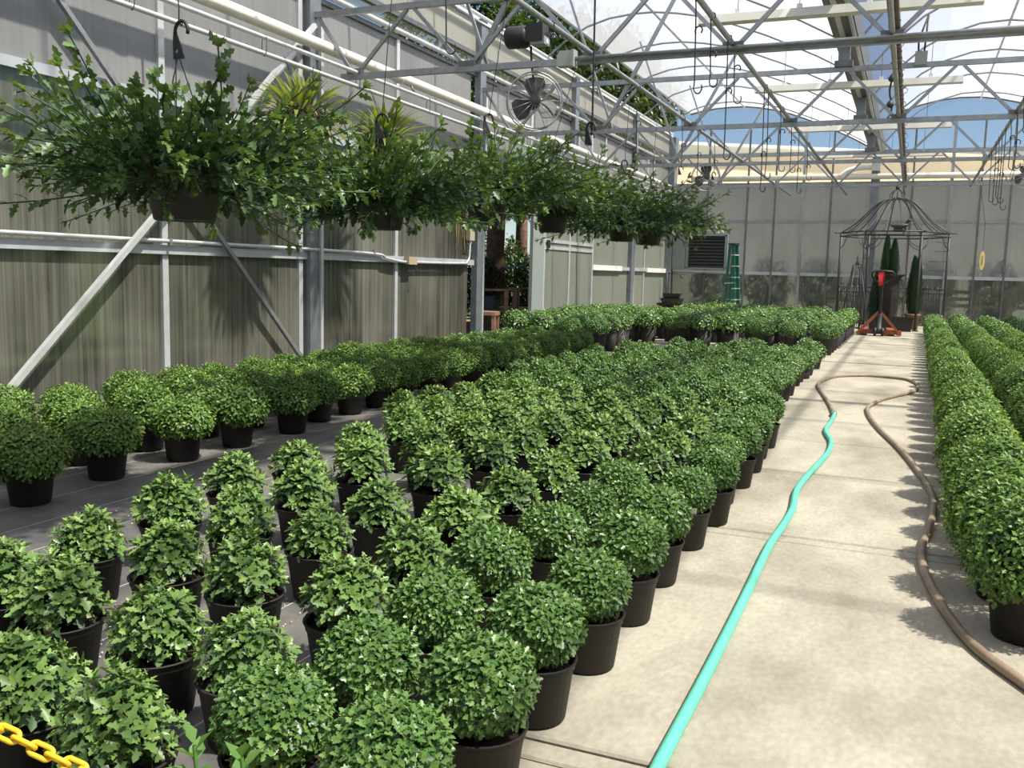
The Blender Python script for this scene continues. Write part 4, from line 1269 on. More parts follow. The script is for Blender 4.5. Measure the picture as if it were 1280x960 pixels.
for x, y, z, st in sorted(HK, key=lambda h: (h[0], h[1])):
    cnt[x] = cnt.get(x, 0) + 1
    o = empty('wire_hook', (x, y, 3.172), random.uniform(-.5, .5), 'thin wire hook on the %s, %s from the camera' % (HN[x], ORD[cnt[x] - 1]), 'hook', 'wire hooks on the roof tubes')
    L = 3.172 - z
    pts = [(0.026, 0, -0.04), (0.02, 0, -0.005), (0, 0, 0.002), (-0.024, 0, -0.02), (-0.012, 0, -0.07)]
    k = random.uniform(0.35, 0.65)
    pts += [(0.01 * random.uniform(-1, 1), 0, -L * k), (0, 0.01, -L + 0.10)]
    if st == 0: pts += [(0.0, 0, -L + 0.04), (0.02, 0, -L + 0.005), (0.05, 0, -L), (0.07, 0, -L + 0.03), (0.066, 0, -L + 0.06)]
    else: pts += [(0, 0, -L + 0.08), (0.012, 0, -L + 0.07)]
    MB().tube(smooth_path(pts, 3), 0.0055, 5).build('wire', M_wire, o)
    ys_ = -L * k
    MB().tube([(0.03 * math.cos(a) + 0.02, 0.004, ys_ + 0.03 * math.sin(a)) for a in np.linspace(-0.8, 3.9, 10)], 0.006, 5).build('s_hook', M_wire, o)
    if st == 1:
        hm = hanger_mesh(0.0)
        # plate only, shortened: build the plastic hook with its strap ends gathered
        mb = MB()
        mb.tube([(0.03 * math.cos(a), 0, -L + 0.05 + 0.034 * math.sin(a)) for a in np.linspace(-0.4, 3.3, 12)], 0.007, 6)
        mb.add([(-0.036, -0.003, -L + 0.055), (-0.022, -0.003, -L + 0.055), (0.012, -0.003, -L - 0.03), (-0.036, -0.003, -L - 0.03), (-0.036, 0.003, -L + 0.055), (-0.022, 0.003, -L + 0.055), (0.012, 0.003, -L - 0.03), (-0.036, 0.003, -L - 0.03)],
               [(0, 3, 2, 1), (4, 5, 6, 7), (0, 1, 5, 4), (1, 2, 6, 5), (2, 3, 7, 6), (3, 0, 4, 7)])
        mb.build('plastic_hook', M_black, o)

# ------------------------------------------------------------------ hose
hs = empty('garden_hose', (-0.45, 4.0, 0.0), 0, 'garden hose along the path, mint green near the camera and brown beyond the coupling', 'hose')
hb = Vector((-0.45, 4.0, 0.0))
gp = [(-0.42, 1.2, .016), (-0.43, 1.6, .016), (-0.44, 1.90, .016), (-0.44, 2.45, .016), (-0.445, 3.1, .016), (-0.455, 3.76, .016), (-0.445, 4.1, .016), (-0.44, 4.47, .016), (-0.465, 4.85, .016), (-0.455, 5.23, .016), (-0.425, 5.7, .016), (-0.405, 6.1, .016), (-0.42, 6.5, .016), (-0.49, 6.95, .016), (-0.49, 7.4, .016), (-0.49, 7.78, .018)]
MB().tube([p - hb for p in smooth_path(gp, 6)], 0.0165, 10).build('green_section', M_mint, hs, label='mint green hose section')
MB().tube([Vector((-0.492, 7.76, 0.02)) - hb, Vector((-0.496, 7.80, 0.02)) - hb, Vector((-0.502, 7.88, 0.02)) - hb, Vector((-0.505, 7.92, 0.02)) - hb], [0.021, 0.025, 0.025, 0.018], 10).build('coupling', M_brass, hs)
br = [(-0.505, 7.9, .016), (-0.57, 8.4, .015), (-0.68, 9.1, .015), (-0.80, 9.87, .015), (-0.80, 10.4, .015), (-0.70, 10.95, .015), (-0.42, 11.27, .015), (-0.15, 11.25, .015), (0.04, 11.1, .015), (0.14, 10.6, .015), (0.10, 9.95, .015), (-0.06, 9.45, .015), (-0.18, 9.04, .015), (-0.25, 8.6, .015), (-0.265, 8.3, .015), (-0.22, 7.8, .015), (-0.13, 7.2, .015), (-0.01, 6.57, .015), (0.08, 6.0, .015), (0.135, 5.57, .015), (0.175, 5.15, .015), (0.175, 4.8, .015), (0.15, 4.4, .015), (0.12, 4.1, .015), (0.12, 3.78, .015), (0.175, 3.34, .015), (0.25, 3.02, .015), (0.37, 2.77, .015), (0.52, 2.5, .015), (0.7, 2.2, .015)]
MB().tube([p - hb for p in smooth_path(br, 5)], 0.0165, 10).build('brown_section', M_brownhose, hs, label='weathered brown hose section')

# ------------------------------------------------------------------ yellow chain, lower left corner
ch = empty('plastic_chain', (-1.30, 0.99, 0.35), 0, 'yellow plastic chain crossing the bottom corner of the picture', 'chain')
link_pts = []
for k in range(20):
    a = 2 * math.pi * k / 20
    cx = 0.0105 if math.cos(a) > 0 else -0.0105
    link_pts.append((cx + 0.0095 * math.cos(a), 0.0095 * math.sin(a), 0))
LK = MB().tube(link_pts, 0.0042, 7, closed=True).mesh('chain_link', M_yellow)
A0 = Vector((-1.46, 0.93, 0.435)); A1 = Vector((-1.02, 1.09, 0.225))
dvec = (A1 - A0); nlk = int(dvec.length / 0.0295)
for k in range(nlk):
    p = A0 + dvec * (k + 0.5) / nlk + Vector((0, 0, -0.02 * math.sin(math.pi * k / nlk)))
    d = dvec.normalized()
    q = d.to_track_quat('X', 'Z').to_matrix().to_4x4()
    M = Matrix.Translation(p - Vector((-1.30, 0.99, 0.35))) @ q @ Matrix.Rotation(math.radians(45 + 90 * (k % 2)), 4, 'X')
    inst('chain_link', LK, ch, M=M)

# ------------------------------------------------------------------ things at the back
# louvred vent
lv = empty('louvred_vent', (-5.04, 24.88, 1.74), 0, 'dark louvred vent with a grey housing on the back wall by the corner', 'vent')
for z in (-0.45, 0.43): MB().box(-0.54, 0.54, -0.07, 0.06, z - 0.025, z + 0.025).build('frame', M_greybox, lv)
for x in (-0.52, 0.51): MB().box(x - 0.035, x + 0.035, -0.07, 0.06, -0.45, 0.43).build('frame', M_greybox, lv)
MB().box(-0.5, 0.5, 0.03, 0.05, -0.43, 0.41).build('back_plate', M_black, lv)
for k in range(10):
    z = -0.39 + 0.085 * k
    MB().bar((-0.48, -0.01, z), (0.48, -0.01, z), 0.07, 0.008, up=(0, -0.6, 0.8)).build('slat', M_fan, lv)
MB().box(-0.90, -0.56, -0.12, 0.06, -0.47, 0.42).build('housing', M_greybox, lv)
MB().box(-0.9, 0.6, -0.06, 0.0, -0.55, -0.50).build('sill_rail', M_rail, lv)
for x in (-0.78, -0.62): MB().tube([(x + 0.05 * math.cos(a), -0.07, -0.66 + 0.06 * math.sin(a)) for a in np.linspace(1.6, 5.4, 9)], 0.008, 5).build('hanger_hook', M_iron, lv)
# step ladder
ld = empty('step_ladder', (-4.03, 23.1, 0), -0.22, 'green fibreglass step ladder standing by the louvred vent', 'ladder')
for sy in (-0.17, 0.17):
    k = 0.62 if True else 1
    MB().bar((0.16, sy, 0), (0.03, sy * 0.62, 1.86), 0.03, 0.085, up=(1, 0, 0)).build('front_rail', M_lgreen, ld)
    MB().bar((-0.12, sy, 0), (-0.05, sy * 0.62, 1.84), 0.028, 0.06, up=(1, 0, 0)).build('rear_rail', M_lgreen, ld)
for k in range(1, 7):
    z = 0.27 * k; t = z / 1.86
    w = 0.17 * (1 - 0.38 * t)
    x = 0.16 - 0.13 * t
    MB().box(x - 0.04, x + 0.05, -w - 0.02, w + 0.02, z - 0.013, z + 0.013).build('step', M_alu, ld)
    if k in (2, 4): MB().bar((-0.12 + .07 * t, -w, z), (-0.12 + .07 * t, w, z), 0.02).build('rear_bar', M_alu, ld)
MB().box(-0.09, 0.09, -0.13, 0.13, 1.85, 1.90).build('top_cap', M_black, ld)
for sy in (-0.18, 0.18): MB().bar((0.12, sy, 0.95), (-0.12, sy, 0.93), 0.012, 0.02).build('spreader', M_alu, ld)
# stack of black trays in the corner
for k in range(5):
    o = empty('nursery_tray', (-5.66 + 0.05 * math.sin(k * 2.3), 23.7 + 0.03 * math.cos(k * 3), 0.0 + 0.125 * k), 0.15 * math.sin(k * 1.7), 'black nursery tray in the far corner stack, %s from the floor' % ORD[k], 'tray', 'black trays stacked in the corner')
    mb = MB()
    w0, w1 = 0.30 - 0.03 * k, 0.36 - 0.035 * k
    v = [(sx * w, sy * w * 0.7, z) for w, z in ((w0, 0.005), (w1, 0.12)) for sx, sy in ((-1, -1), (1, -1), (1, 1), (-1, 1))]
    mb.add(v, [(3, 2, 1, 0), (0, 1, 5, 4), (1, 2, 6, 5), (2, 3, 7, 6), (3, 0, 4, 7)])
    mb.build('tray_body', M_black, o)
    rim = MB()
    c4 = [(-w1, -w1 * .7, 0.12), (w1, -w1 * .7, .12), (w1, w1 * .7, .12), (-w1, w1 * .7, .12)]
    for a, b in zip(c4, c4[1:] + c4[:1]): rim.bar(a, b, 0.02, 0.012)
    rim.build('rim', M_black, o)
ph = empty('plant_stand', (-5.95, 24.35, 0), 0, 'dark iron shepherd pole with a side bracket in the far corner', 'plant stand')
MB().tube([(0, 0, 0), (0, 0, 1.18)], 0.018, 8).build('pole', M_iron, ph)
MB().tube([(0, 0, 1.15), (0.5, 0, 1.12)], 0.014, 6).build('bracket', M_iron, ph)
MB().lathe([(0, 0), (0.14, 0), (0.14, 0.015), (0, 0.02)], 14).build('base', M_iron, ph)

# small dark shrubs by the back wall
SHR = fol_of(bush_places(40, 0.18, 0.18, 0.34, 0.14, 60), ROS_BUSH, ((0, 0, 0.3), (0.1, 0.1, 0.12))).mesh('shrub_foliage', L_hedge)
for x, y, s, lab in ((-4.55, 23.9, 1.05, 'larger dark shrub in a pot below the louvred vent'), (-4.95, 23.6, 0.72, 'smaller dark shrub in a pot below the louvred vent')):
    o = empty('potted_shrub', (x, y, 0.0), 0, lab, 'shrub')
    inst('pot', POT, o, sc=1.3 * s); inst('foliage', SHR, o, sc=s * 1.2, kind='stuff')

# gazebo
gz = empty('wire_gazebo', (-0.43, 23.3, 0), 0, 'dark wire gazebo with a bell-shaped rib roof at the end of the path', 'gazebo')
GR = 1.17
hexp = [(GR * math.cos(math.radians(60 * k)), GR * math.sin(math.radians(60 * k))) for k in range(6)]
for k, (x, y) in enumerate(hexp):
    o = MB()
    o.tube([(x * 0.985, y * 0.985, 0), (x * .985, y * .985, 2.17)], 0.026, 8)
    o.box(x - 0.06, x + 0.06, y - 0.06, y + 0.06, 0, 0.025)
    o.build('post', M_iron, gz)
for z in (2.10, 2.18):
    MB().tube([(x, y, z) for x, y in hexp], 0.018, 6, closed=True).build('ring_rail', M_iron, gz)
for k in range(6):     # overhanging tails and scroll brackets
    x, y = hexp[k]
    MB().tube([(x, y, 2.18), (x * 1.12, y * 1.12, 2.18)], 0.014, 6).build('ring_tail', M_iron, gz)
    for dx, dy in ((hexp[(k + 1) % 6][0] - x, hexp[(k + 1) % 6][1] - y), (hexp[k - 1][0] - x, hexp[k - 1][1] - y)):
        MB().tube([(x + dx * 0.26 * t, y + dy * 0.26 * t, 1.80 + 0.28 * (1 - math.cos(t * math.pi / 2)) + 0.03 * math.sin(t * 6.28)) for t in np.linspace(0, 1, 7)], 0.009, 5).build('scroll_bracket', M_iron, gz)
prof = [(1.17, 2.18), (0.97, 2.31), (0.80, 2.45), (0.66, 2.60), (0.52, 2.75), (0.40, 2.86), (0.27, 2.93), (0.16, 2.96)]
for k in range(18):
    a = 2 * math.pi * k / 18
    MB().tube(smooth_path([(r * math.cos(a), r * math.sin(a), z) for r, z in prof], 2), 0.012, 6).build('roof_rib', M_iron, gz)
MB().tube([(0.16 * math.cos(a), 0.16 * math.sin(a), 2.96) for a in np.linspace(0, 6.283, 17)[:-1]], 0.014, 6, closed=True).build('crown_ring', M_iron, gz)
for k in range(8):
    a = 2 * math.pi * k / 8
    MB().tube([(0.16 * math.cos(a), 0.16 * math.sin(a), 2.96), (0.15 * math.cos(a), 0.15 * math.sin(a), 3.06), (0.09 * math.cos(a), 0.09 * math.sin(a), 3.14), (0, 0, 3.18)], 0.009, 5).build('finial_rib', M_iron, gz)
MB().lathe([(0, -0.05), (0.04, -0.02), (0.05, 0.02), (0.02, 0.06), (0, 0.1)], 10, (0, 0, 3.2)).build('finial_ball', M_iron, gz)
for k in (0, 1, 2, 3):      # railings on the sides and back
    (x0, y0), (x1, y1) = hexp[k], hexp[(k + 1) % 6]
    for z in (0.12, 0.82, 0.92): MB().tube([(x0, y0, z), (x1, y1, z)], 0.011, 6).build('railing_rail', M_iron, gz)
    for j in range(1, 11):
        t = j / 11
        MB().tube([(x0 + (x1 - x0) * t, y0 + (y1 - y0) * t, 0.05), (x0 + (x1 - x0) * t, y0 + (y1 - y0) * t, 0.92 + (0.05 if j % 2 else 0))], 0.008, 5).build('railing_bar', M_iron, gz)
# trellis ladder strips at the gazebo's right side
(x0, y0) = hexp[0]
for z in (1.35, 1.55, 1.78, 1.98): MB().tube([(x0, y0, z), (x0 - 0.30 - 0.1 * (z < 1.6), y0 - 0.22, z)], 0.008, 5).build('side_bar', M_iron, gz)

# duck decoy on the ring
dk = empty('duck_decoy', (-0.31, 22.29, 2.222), 0, 'dark duck decoy sitting on the front rail of the gazebo', 'decoy')
mb = MB()
ns = 9
rings = [(-0.21, 0.015, 0.095), (-0.16, 0.045, 0.075), (-0.08, 0.075, 0.065), (0.0, 0.085, 0.065), (0.08, 0.08, 0.07), (0.14, 0.06, 0.085), (0.175, 0.03, 0.10)]
v = []
for x, r, z in rings:
    for k in range(10):
        a = 2 * math.pi * k / 10
        v.append((x, r * math.cos(a), z + r * 0.72 * math.sin(a)))
fs = [(i * 10 + k, i * 10 + (k + 1) % 10, (i + 1) * 10 + (k + 1) % 10, (i + 1) * 10 + k) for i in range(len(rings) - 1) for k in range(10)]
fs += [list(range(10))[::-1], [(len(rings) - 1) * 10 + k for k in range(10)]]
mb.add(v, fs, True)
mb.tube([(0.12, 0, 0.10), (0.15, 0, 0.15), (0.16, 0, 0.18), (0.185, 0, 0.195), (0.21, 0, 0.19)], [0.045, 0.035, 0.04, 0.04, 0.022], 10)
mb.build('body', M_iron, dk)
MB().tube([(0.20, 0, 0.185), (0.25, 0, 0.175)], [0.018, 0.008], 6).build('bill', M_fan, dk)
MB().box(-0.13, 0.13, -0.035, 0.035, -0.02, 0.02).build('base', M_iron, dk)

# obelisk trellis
ob = empty('obelisk_trellis', (-1.09, 21.4, 0), 0.3, 'black pyramid obelisk trellis standing left of the gazebo', 'trellis')
c0 = [(-0.25, -0.25), (0.25, -0.25), (0.25, 0.25), (-0.25, 0.25)]
for x, y in c0: MB().tube([(x, y, 0), (x * 0.25, y * 0.25, 1.42)], 0.014, 6).build('leg', M_iron, ob)
for z in (0.25, 0.5, 0.75, 1.0, 1.2, 1.36):
    s = 1 - 0.75 * z / 1.42
    MB().tube([(x * s, y * s, z) for x, y in c0], 0.009, 5, closed=True).build('rung_ring', M_iron, ob)
for (xa, ya), (xb, yb) in zip(c0, c0[1:] + c0[:1]): MB().tube([((xa + xb) / 2, (ya + yb) / 2, 0.25), ((xa + xb) / 8, (ya + yb) / 8, 1.36)], 0.008, 5).build('middle_bar', M_iron, ob)
MB().lathe([(0.05, 1.40), (0.045, 1.44), (0.012, 1.5), (0.02, 1.55), (0, 1.64)], 10).build('finial', M_iron, ob)

# black tub, urn with cypress, second cypress
tb = empty('black_tub', (-0.36, 22.05, 0), 0, 'long black plastic tub on the path end before the gazebo', 'tub')
mb = MB()
o_ = [(-0.46, -0.17), (0.46, -0.17), (0.46, 0.17), (-0.46, 0.17)]
v = [(x * s, y * s, z) for s, z in ((0.93, 0.003), (1.0, 0.29), (0.95, 0.29), (0.9, 0.05)) for x, y in o_]
fs = [(3, 2, 1, 0), (12, 13, 14, 15)]
for L_ in range(3):
    for k in range(4): fs.append((L_ * 4 + k, L_ * 4 + (k + 1) % 4, L_ * 4 + 4 + (k + 1) % 4, L_ * 4 + 4 + k))
mb.add(v, fs); mb.build('tub_body', M_black, tb)
rim = MB()
for a, b in zip(o_, o_[1:] + o_[:1]): rim.bar((a[0] * 1.02, a[1] * 1.02, 0.295), (b[0] * 1.02, b[1] * 1.02, 0.295), 0.03, 0.025)
rim.build('rim', M_black, tb)


def cypress(seed, tops, h, r):
    f = Fol(); rr = np.random.default_rng(seed)
    for (cx, cy, ht, rad) in tops:
        n = int(260 * ht)
        f.blob((cx, cy, ht * 0.42), (rad * 0.62, rad * 0.62, ht * 0.42), 8, 8, -0.3)
        for i in range(n):
            t = (i + .5) / n
            z = ht * t
            rad_z = rad * (math.sin(min(1, (t + 0.12) * 1.9) * math.pi / 2)) * (1 - t) ** 0.6
            a = i * 2.39996
            p = (cx + rad_z * math.cos(a) * rr.uniform(.8, 1.05), cy + rad_z * math.sin(a) * rr.uniform(.8, 1.05), z)
            f.leaf(p, (0.45 * math.cos(a), 0.45 * math.sin(a), 1), (math.cos(a), math.sin(a), 0.2), 0.10, 0.6, rr.uniform(0, .6), 1)
    return f.mesh('cypress_foliage', M_cyp)


cu = empty('urn_planter', (-0.45, 22.75, 0), 0, 'tall dark fluted urn with a twin-topped cypress growing in it', 'planter')
mb = MB(); n = 32
prof = [(0.20, 0.0), (0.21, 0.05), (0.16, 0.10), (0.17, 0.3), (0.20, 0.6), (0.22, 0.85), (0.20, 1.0), (0.19, 1.08), (0.24, 1.16), (0.31, 1.22), (0.31, 1.235), (0.26, 1.22), (0.18, 1.12)]
v = []
for r, z in prof:
    for k in range(n):
        a = 2 * math.pi * k / n
        r2 = r * (1 + (0.05 * math.cos(a * 10) if 0.1 < z < 1.1 else 0))
        v.append((r2 * math.cos(a), r2 * math.sin(a), z))
mb.add(v, [(i * n + k, i * n + (k + 1) % n, (i + 1) * n + (k + 1) % n, (i + 1) * n + k) for i in range(len(prof) - 1) for k in range(n)], True)
mb.build('urn', M_urn, cu)
inst('cypress', cypress(1, ((-0.08, 0, 0.95, 0.13), (0.08, 0.02, 0.86, 0.14)), 1, 1), cu, loc=(-0.02, 0.0, 1.10), kind='stuff')
inst('lower_foliage', cypress(3, ((0, 0, 1.2, 0.20),), 1, 1), cu, loc=(-0.27, 0.1, 0.02), kind='stuff')
c2 = empty('potted_cypress', (0.08, 23.0, 0), 0, 'slim dark cypress in a brown pot beside the urn in the gazebo', 'potted plant')
MB().lathe([(0, 0.005), (0.12, 0.005), (0.12, 0.0), (0.16, 0.30), (0.175, 0.30), (0.175, 0.36), (0.15, 0.36), (0.14, 0.3)], 20).build('pot', M_terra, c2)
inst('foliage', cypress(2, ((-0.03, 0, 1.28, 0.155), (0.06, 0.02, 1.24, 0.14)), 1, 1), c2, loc=(0, 0, 0.32), kind='stuff')

# orange pallet jack
pj = empty('pallet_jack', (-0.53, 19.9, 0), 0.06, 'orange pallet jack with a black loop handle parked at the end of the path', 'pallet jack')
for sx in (-1, 1):
    MB().box(sx * 0.26 - 0.085, sx * 0.26 + 0.085, 0.02, 1.05, 0.05, 0.115).build('fork', M_orange, pj)
    MB().bar((sx * 0.39, -0.02, 0.05), (sx * 0.02, -0.02, 0.47), 0.14, 0.05, up=(0, 0, 1)).build('sloped_plate', M_orange, pj)
    MB().tube([(sx * 0.26 - 0.03, 0.9, 0.04), (sx * 0.26 + 0.03, 0.9, 0.04)], 0.04, 10).build('fork_roller', M_black, pj)
    MB().tube([(sx * 0.07 - 0.025, -0.14, 0.085), (sx * 0.07 + 0.025, -0.14, 0.085)], 0.085, 14).build('steer_wheel', M_black, pj)
MB().box(-0.36, 0.36, -0.05, 0.02, 0.035, 0.12).build('cross_bar', M_orange, pj)
MB().box(0.34, 0.42, -0.10, 0.10, 0.02, 0.11).build('fork_heel', M_orange, pj)
MB().lathe([(0.0, 0.06), (0.075, 0.06), (0.075, 0.16), (0.045, 0.18), (0.045, 0.42), (0.03, 0.46), (0, 0.46)], 14, (0, -0.12, 0)).build('pump', M_iron, pj)
MB().tube([(0, -0.12, 0.40), (0.0, -0.22, 0.7), (0.0, -0.30, 1.02)], 0.024, 8).build('tow_bar', M_black, pj)
hp_ = [(0.0, 0, 0.0), (-0.13, 0, 0.07), (-0.19, 0, 0.13), (-0.20, 0, 0.21), (-0.16, 0, 0.25), (0.0, 0, 0.26), (0.16, 0, 0.25), (0.20, 0, 0.21), (0.19, 0, 0.13), (0.13, 0, 0.07)]
MB().tube([(x - 0.0, -0.30 - 0.25 * z, 1.02 + z) for x, y, z in hp_], 0.02, 8, closed=True).build('loop_handle', M_black, pj)
MB().add([(-0.09, -0.36, 1.27), (0.02, -0.37, 1.28), (0.03, -0.40, 1.12), (0.0, -0.38, 1.0), (-0.07, -0.37, 0.98), (-0.08, -0.40, 1.12)] + [(x, y + 0.03, z) for x, y, z in ((-0.09, -0.36, 1.27), (0.02, -0.37, 1.28), (0.03, -0.40, 1.12), (0.0, -0.38, 1.0), (-0.07, -0.37, 0.98), (-0.08, -0.40, 1.12))],
    [(5, 4, 3, 2, 1, 0), (6, 7, 8, 9, 10, 11), (0, 1, 7, 6), (1, 2, 8, 7), (2, 3, 9, 8), (3, 4, 10, 9), (4, 5, 11, 10), (5, 0, 6, 11)]).build('red_lever', M_red, pj)

# yellow insect trap hanging on the right
yt = empty('yellow_hanging_tag', (1.22, 20.0, 1.52), 0.4, 'yellow oval tag hanging on a string near the back wall', 'tag')
n_ = 16
mb = MB()
ov = [(0.05 * math.cos(2 * math.pi * k / n_), 0.18 * math.sin(2 * math.pi * k / n_)) for k in range(n_)]
mb.add([(x, -0.006, z) for x, z in ov] + [(x, 0.006, z) for x, z in ov], [list(range(n_)), list(range(n_, 2 * n_))[::-1]] + [(k, n_ + k, n_ + (k + 1) % n_, (k + 1) % n_) for k in range(n_)])
mb.build('card', plain('pale_yellow_card', (0.75, 0.62, 0.22), 0.6), yt)
MB().box(-0.014, 0.014, -0.012, -0.006, -0.08, 0.09).build('core', M_tan, yt)
MB().tube([(0, 0, 0.18), (0.0, 0.0, 0.7), (-0.2, 0, 1.63)], 0.004, 5).build('string', M_wire, yt)

# ------------------------------------------------------------------ outside the side opening
for ci, (x, y, rz, lab) in enumerate(((-7.05, 15.75, 0.15, 'brown timber garden armchair with a dark cushion outside the side opening'), (-7.35, 17.1, 0.1, 'brown timber garden bench frame farther out in the side opening'))):
    o = empty('garden_chair', (x, y, -0.03), rz, lab, 'chair')
    w = 0.30 if ci == 0 else 0.42
    for sx in (-0.28, 0.28):
        for sy in (-w, w):
            MB().box(sx - 0.035, sx + 0.035, sy - 0.035, sy + 0.035, 0, 0.76).build('leg', M_wood, o)
    for sy in (-w, w): MB().box(-0.31, 0.31, sy - 0.045, sy + 0.045, 0.76, 0.80).build('armrest', M_wood, o)
    for k in range(5): MB().box(-0.26 + 0.11 * k, -0.17 + 0.11 * k, -w, w, 0.38, 0.41).build('seat_slat', M_palewood if ci else M_wood, o)
    MB().box(0.24, 0.28, -w, w, 0.30, 0.38).build('apron', M_wood, o)
    MB().box(-0.31, -0.27, -w, w, 0.72, 0.80).build('back_rail', M_wood, o)
    for k in range(5): MB().box(-0.30, -0.28, -w + 0.1 + (2 * w - .2) * k / 4 - 0.02, -w + 0.1 + (2 * w - .2) * k / 4 + 0.02, 0.41, 0.72).build('back_slat', M_wood, o)
    if ci == 0: MB().box(-0.26, 0.0, -0.2, 0.2, 0.42, 0.66).build('cushion', M_cushion, o)
st = empty('timber_stool', (-6.75, 14.7, -0.03), 0.2, 'low brown timber piece beside the post in the side opening', 'stool')
MB().box(-0.2, 0.2, -0.2, 0.2, 0.36, 0.42).build('top', M_wood, st)
for sx in (-.16, .16):
    for sy in (-.16, .16): MB().box(sx - .03, sx + .03, sy - .03, sy + .03, 0, 0.36).build('leg', M_wood, st)
rp = MB().tube(smooth_path([(-6.05, 15.3, 1.38), (-6.6, 16.0, 1.22), (-7.2, 16.7, 1.17), (-7.8, 17.4, 1.22)], 6), 0.012, 6).build('blue_rope', M_blue)
tag(rp, 'blue rope slung across the side opening from the door frame', 'rope')

# trees and shrubs outside
CL = []
for sd in range(3):
    f = Fol(); rr = np.random.default_rng(80 + sd)
    for i in range(2600):
        t = (i + .5) / 2600
        cz = 1 - 2 * t; s = math.sqrt(1 - cz * cz); a = i * 2.39996
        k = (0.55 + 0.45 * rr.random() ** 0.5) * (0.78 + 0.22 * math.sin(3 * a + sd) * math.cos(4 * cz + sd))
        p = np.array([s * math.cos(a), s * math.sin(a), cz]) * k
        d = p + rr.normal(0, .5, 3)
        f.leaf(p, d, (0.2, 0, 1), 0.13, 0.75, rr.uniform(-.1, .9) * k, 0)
    CL.append(f.mesh('crown', L_tree))
HL = CL[0].copy(); HL.materials.clear(); HL.materials.append(L_hedge)
TREES = [(-9.9, 19.2, 6.6, 2.0, 'dark leafy tree crowding the open side vent, nearest of the trees outside'), (-9.6, 23.0, 6.5, 2.0, 'second dark leafy tree outside the side vent'), (-9.2, 27.2, 7.0, 2.1, 'third leafy tree outside, beyond the back corner'), (-9.6, 31.6, 7.4, 2.2, 'fourth leafy tree outside beyond the back corner'), (-10.6, 36.2, 7.6, 2.3, 'farthest leafy tree outside beyond the back corner')]
for i, (x, y, z, r, lab) in enumerate(TREES):
    o = empty('tree', (x, y, -0.06), i * 1.3, lab, 'tree', 'trees outside the side wall')
    inst('crown', CL[i % 3], o, loc=(0, 0, z - r * 0.2), sc=(r, r, r * 1.25), kind='stuff')
    MB().tube([(0, 0, 0), (0.05, 0.03, z * 0.4), (0.0, 0.0, z)], [0.2, 0.15, 0.06], 10).build('trunk', M_bark, o)
    for k in range(4):
        a = 1.6 * k
        MB().tube([(0.03, 0, z * 0.5 + 0.2 * k), (0.9 * math.cos(a), 0.9 * math.sin(a), z * 0.5 + 0.9 + 0.2 * k)], [0.07, 0.03], 7).build('branch', M_bark, o)
tk = empty('tree', (-7.9, 17.6, -0.03), 0, 'reddish-brown trunk with hanging ivy in the side opening', 'tree')
MB().tube(smooth_path([(0, 0, 0), (0.03, 0, 0.8), (-0.03, 0.02, 1.6), (0.02, 0, 2.6), (0, 0, 3.8)], 4), [0.22] * 5 + [0.19] * 5 + [0.18] * 7, 14).build('trunk', M_bark, tk)
inst('crown', CL[1], tk, loc=(0, 0, 3.9), sc=(1.3, 1.3, 1.1), kind='stuff')
for i, (x, y, s, zz, lab) in enumerate(((-7.45, 15.9, 0.55, 0.9, 'dark broad-leaved shrub just beside the chairs in the side opening'), (-10.0, 16.2, 1.1, 1.0, 'dark shrub filling the back of the side opening'), (-8.6, 19.9, 0.9, 0.9, 'dark shrub farther along outside the sliding door'))):
    o = empty('shrub', (x, y, -0.06), i * 2.0, lab, 'shrub', 'shrubs outside the side opening')
    inst('foliage', CL[i % 3], o, loc=(0, 0, zz), sc=(s, s, s * 1.1), kind='stuff')
    MB().tube([(0, 0, 0), (0, 0, zz)], 0.04, 6).build('stem', M_bark, o)
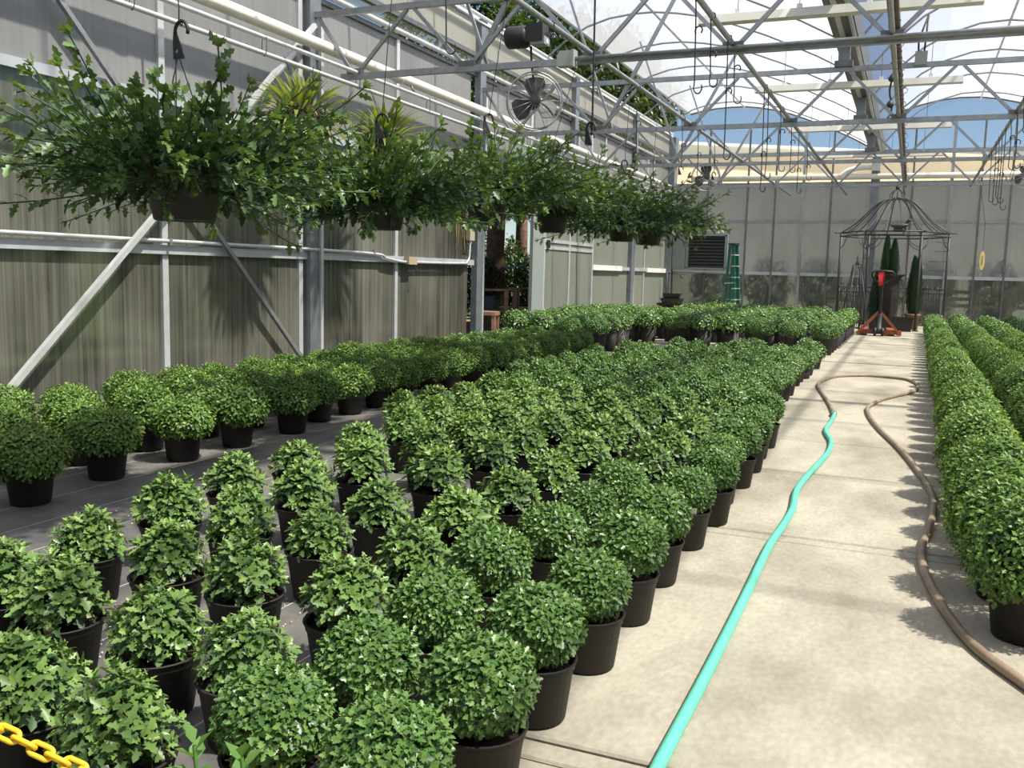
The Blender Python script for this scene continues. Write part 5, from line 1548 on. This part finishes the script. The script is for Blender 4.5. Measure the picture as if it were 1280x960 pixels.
for i, (x, y, s_, zz, lab) in enumerate(((-13.2, 23.0, 2.0, 2.6, 'biggest dark bush filling the back of the side opening view'), (-10.6, 14.2, 1.35, 1.6, 'tall dark bush behind the tree trunk in the side opening'), (-11.2, 18.6, 1.4, 1.7, 'tall dark bush behind the side opening, beyond the trunk'), (-11.4, 22.0, 1.4, 1.7, 'tall dark bush outside the far wall sheets'), (-9.3, 21.4, 0.8, 1.0, 'low dark bush outside the far wall sheets'))):
    o = empty('shrub', (x, y, -0.06), i * 2.0, lab, 'shrub', 'shrubs outside the side opening')
    inst('foliage', CL[(i + 1) % 3], o, loc=(0, 0, zz), sc=(s_, s_, s_ * 1.35), kind='stuff')
    MB().tube([(0, 0, 0), (0, 0, zz)], 0.04, 6).build('stem', M_bark, o)
for i in range(9):
    o = empty('hedge_shrub', (-9.6 + 0.3 * math.sin(i * 2.2), -1.0 + 1.8 * i, -0.06), i * 1.1, 'dim green hedge shrub behind the side wall sheets, %s from the near end' % ORD[i], 'shrub', 'hedge outside the side wall')
    inst('foliage', HL, o, loc=(0, 0, 1.35), sc=(0.85, 0.87, 1.55 + 0.2 * math.sin(i * 1.7)), kind='stuff')
    MB().tube([(0, 0, 0), (0, 0, 0.8)], 0.05, 6).build('stem', M_bark, o)
for i in range(9):
    o = empty('hedge_shrub', (-5.6 + 1.55 * i, 29.3 + 0.25 * math.sin(i * 2.2), -0.02), i * 1.1, 'dim dark hedge shrub behind the back wall sheets, %s from the side wall' % ORD[i], 'shrub', 'hedge behind the back wall')
    inst('foliage', HL, o, loc=(0, 0, 0.85), sc=(0.98, 0.75, 0.98), kind='stuff')
    MB().tube([(0, 0, 0), (0, 0, 0.8)], 0.05, 6).build('stem', M_bark, o)
# dry vine on the post beside the opening
dv = MB()
for k in range(7):
    y0 = 12.05 + 0.07 * k
    dv.tube([(WX + 0.05 + 0.02 * math.sin(j * 1.7 + k), y0 + 0.03 * math.sin(j * 2.1 + k), 2.6 - 0.14 * j) for j in range(8 + k % 3)], 0.007, 4)
o = dv.build('dry_vine', M_dry); tag(o, 'dry brown vine hanging down the wall beside the side opening', 'vine')

# spilled perlite grains on the ground cloth
pb = MB()
for k in range(150):
    cx, cy = random.choice(((-1.85, 2.32), (-1.55, 1.95), (-2.1, 1.9), (-2.9, 3.0)))
    x = cx + random.gauss(0, .12); y = cy + random.gauss(0, .12); r = random.uniform(.0015, .004)
    pb.box(x - r, x + r, y - r, y + r, 0.003, 0.004 + r)
o = pb.build('perlite', M_white, kind='stuff'); tag(o, 'white perlite grains spilled on the black fabric between pots', 'debris')
